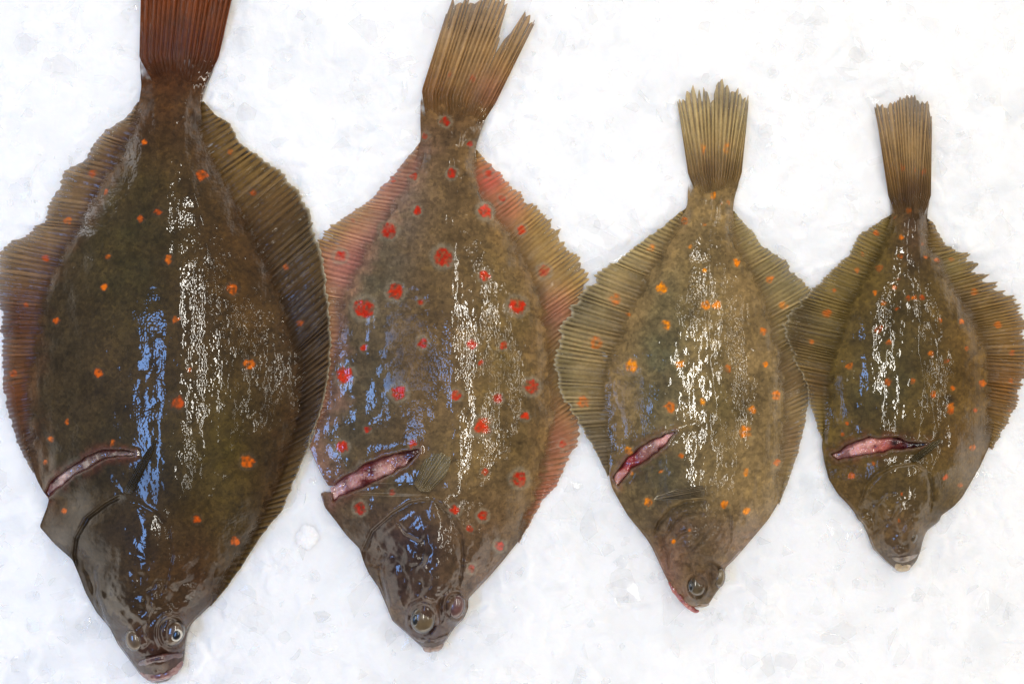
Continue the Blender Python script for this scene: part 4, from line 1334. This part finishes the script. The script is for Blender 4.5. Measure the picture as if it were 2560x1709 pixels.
F.ridges = [(c7([(860, 800), (880, 1000), (890, 1300), (890, 1500)]) + c8([(880, 60), (920, 220), (950, 380), (1000, 520)]), .0009, 7)]
F.smooth_skin = [(2250, 1240, 90, .3), (2250, 1370, 80, .35), (2130, 930, 70, .3), (2230, 950, 60, .35), (2340, 1000, 60, .5)]
body(F)
fin(F, 'anal_fin', c7([(722, 812), (704, 870), (650, 982), (600, 1067), (550, 1157), (500, 1242), (446, 1332), (411, 1422), (391, 1502), (378, 1568)]) +
    c8([(346, 80), (321, 200), (308, 320), (312, 420), (318, 520), (314, 610)]),
    c7([(714, 814), (680, 828), (640, 856), (580, 886), (508, 936), (486, 988), (446, 1048), (396, 1106), (336, 1166), (286, 1216), (222, 1268), (150, 1330), (84, 1408), (60, 1462), (72, 1560)]) +
    c8([(96, 20), (148, 160), (198, 280), (224, 400), (260, 505), (306, 612)]),
    70, [(0, .0042), (1, .0042)], [(0, .003), (.35, .003), (.55, .007), (.75, .007), (1, .003)], (116, 96, 52), (138, 118, 72), (76, 60, 36), ragged=.10, alpha=(1, .74), seed=1, sweep=0.0, rim=.6, relief=.0007,
    patch=[(2000, 780, 50, (78, 68, 48), .85), (1990, 860, 60, (84, 68, 48), .8), (2040, 960, 60, (92, 66, 44), .7)])
fin(F, 'dorsal_fin', c7([(938, 836), (944, 902), (978, 1010), (1026, 1072), (1076, 1152), (1122, 1232), (1164, 1302), (1206, 1377), (1254, 1452), (1286, 1522), (1302, 1568)]) +
    c8([(1324, 80), (1342, 200), (1346, 300), (1342, 420), (1330, 530), (1304, 640)]),
    c7([(944, 838), (975, 860), (1015, 928), (1050, 992), (1130, 1020), (1225, 1060), (1300, 1118), (1355, 1180), (1395, 1252), (1455, 1292), (1505, 1335), (1540, 1400), (1575, 1568)]) +
    c8([(1575, 100), (1552, 200), (1516, 265), (1504, 325), (1472, 415), (1432, 500), (1382, 580), (1330, 662)]),
    70, [(0, .0042), (1, .0042)], [(0, .003), (.5, .002), (1, .002)], (118, 92, 52), (148, 120, 74), (78, 58, 36), ragged=.16, notches=[(.24, .02, .30), (.285, .015, .28), (.19, .02, .2)], alpha=(1, .68), seed=2, sweep=-0.03, relief=.0007,
    patch=[(2380, 660, 50, (150, 132, 84), .7), (2540, 830, 60, (140, 106, 62), .7), (2520, 960, 80, (128, 86, 46), .8)])
fin(F, 'tail_fin', c7([(702, 700), (760, 692), (830, 688), (900, 692), (960, 700)]),
    c7([(624, 200), (628, 122), (690, 122), (740, 108), (800, 74), (850, 84), (925, 125), (958, 165), (972, 240)]), 21, [(0, .005), (.5, .0075), (1, .005)], [(0, .003), (.5, .004), (1, .003)],
    (134, 104, 62), (150, 126, 92), (86, 66, 48), ragged=.07, alpha=(1, .68), seed=3, relief=.0008,
    patch=[(2290, 260, 30, (92, 84, 72), .7), (2280, 480, 50, (88, 62, 44), .6), (2220, 430, 40, (134, 98, 56), .6)])
fin(F, 'pectoral_fin', c8([(835, 715), (850, 735), (880, 730)]), c8([(1000, 580), (1032, 588), (1030, 620)]), 7,
    [(0, .0222), (1, .0222)], [(0, .0225), (1, .0225)], (84, 72, 46), (92, 82, 60), (46, 40, 26), ragged=.06, alpha=(1, 1), seed=4, relief=.0006, on_body=True)
flesh(F, 'cut_flesh', 'slit of bright pink flesh, dark at its inner end',
      [(0, (214, 160, 152)), (.25, (216, 150, 138)), (.45, (208, 118, 100)), (.6, (170, 88, 80)), (.7, (60, 18, 20)), (.8, (90, 48, 48)), (.88, (30, 16, 18)), (1, (30, 18, 16))],
      [(c8([(625, 640)])[0] + (6, (110, 24, 40))), (c8([(740, 620)])[0] + (12, (34, 10, 14)))], depth=.002, lump=.0016)
ex, ey = c8([(850, 1185)])[0]
z = surf_z(F, ex, ey)[0]
dome(F, 'eye', ex, ey, 11, 17, 12, z - .0016, .0022, eyecol((78, 64, 44), seed=7, edge=(46, 38, 30)), EYE)['label'] = 'small sunken eye near the snout'
lip(F, 'upper_lip', c8([(725, 1310), (780, 1325), (830, 1310), (878, 1285)]), 7, 7, ((84, 68, 54), (136, 118, 98)), 1, zoff=-.0008)
lip(F, 'lower_lip', c8([(742, 1352), (790, 1372), (835, 1355)]), 12, 10, ((150, 130, 96), (178, 156, 124)), 2, zoff=-.0012)
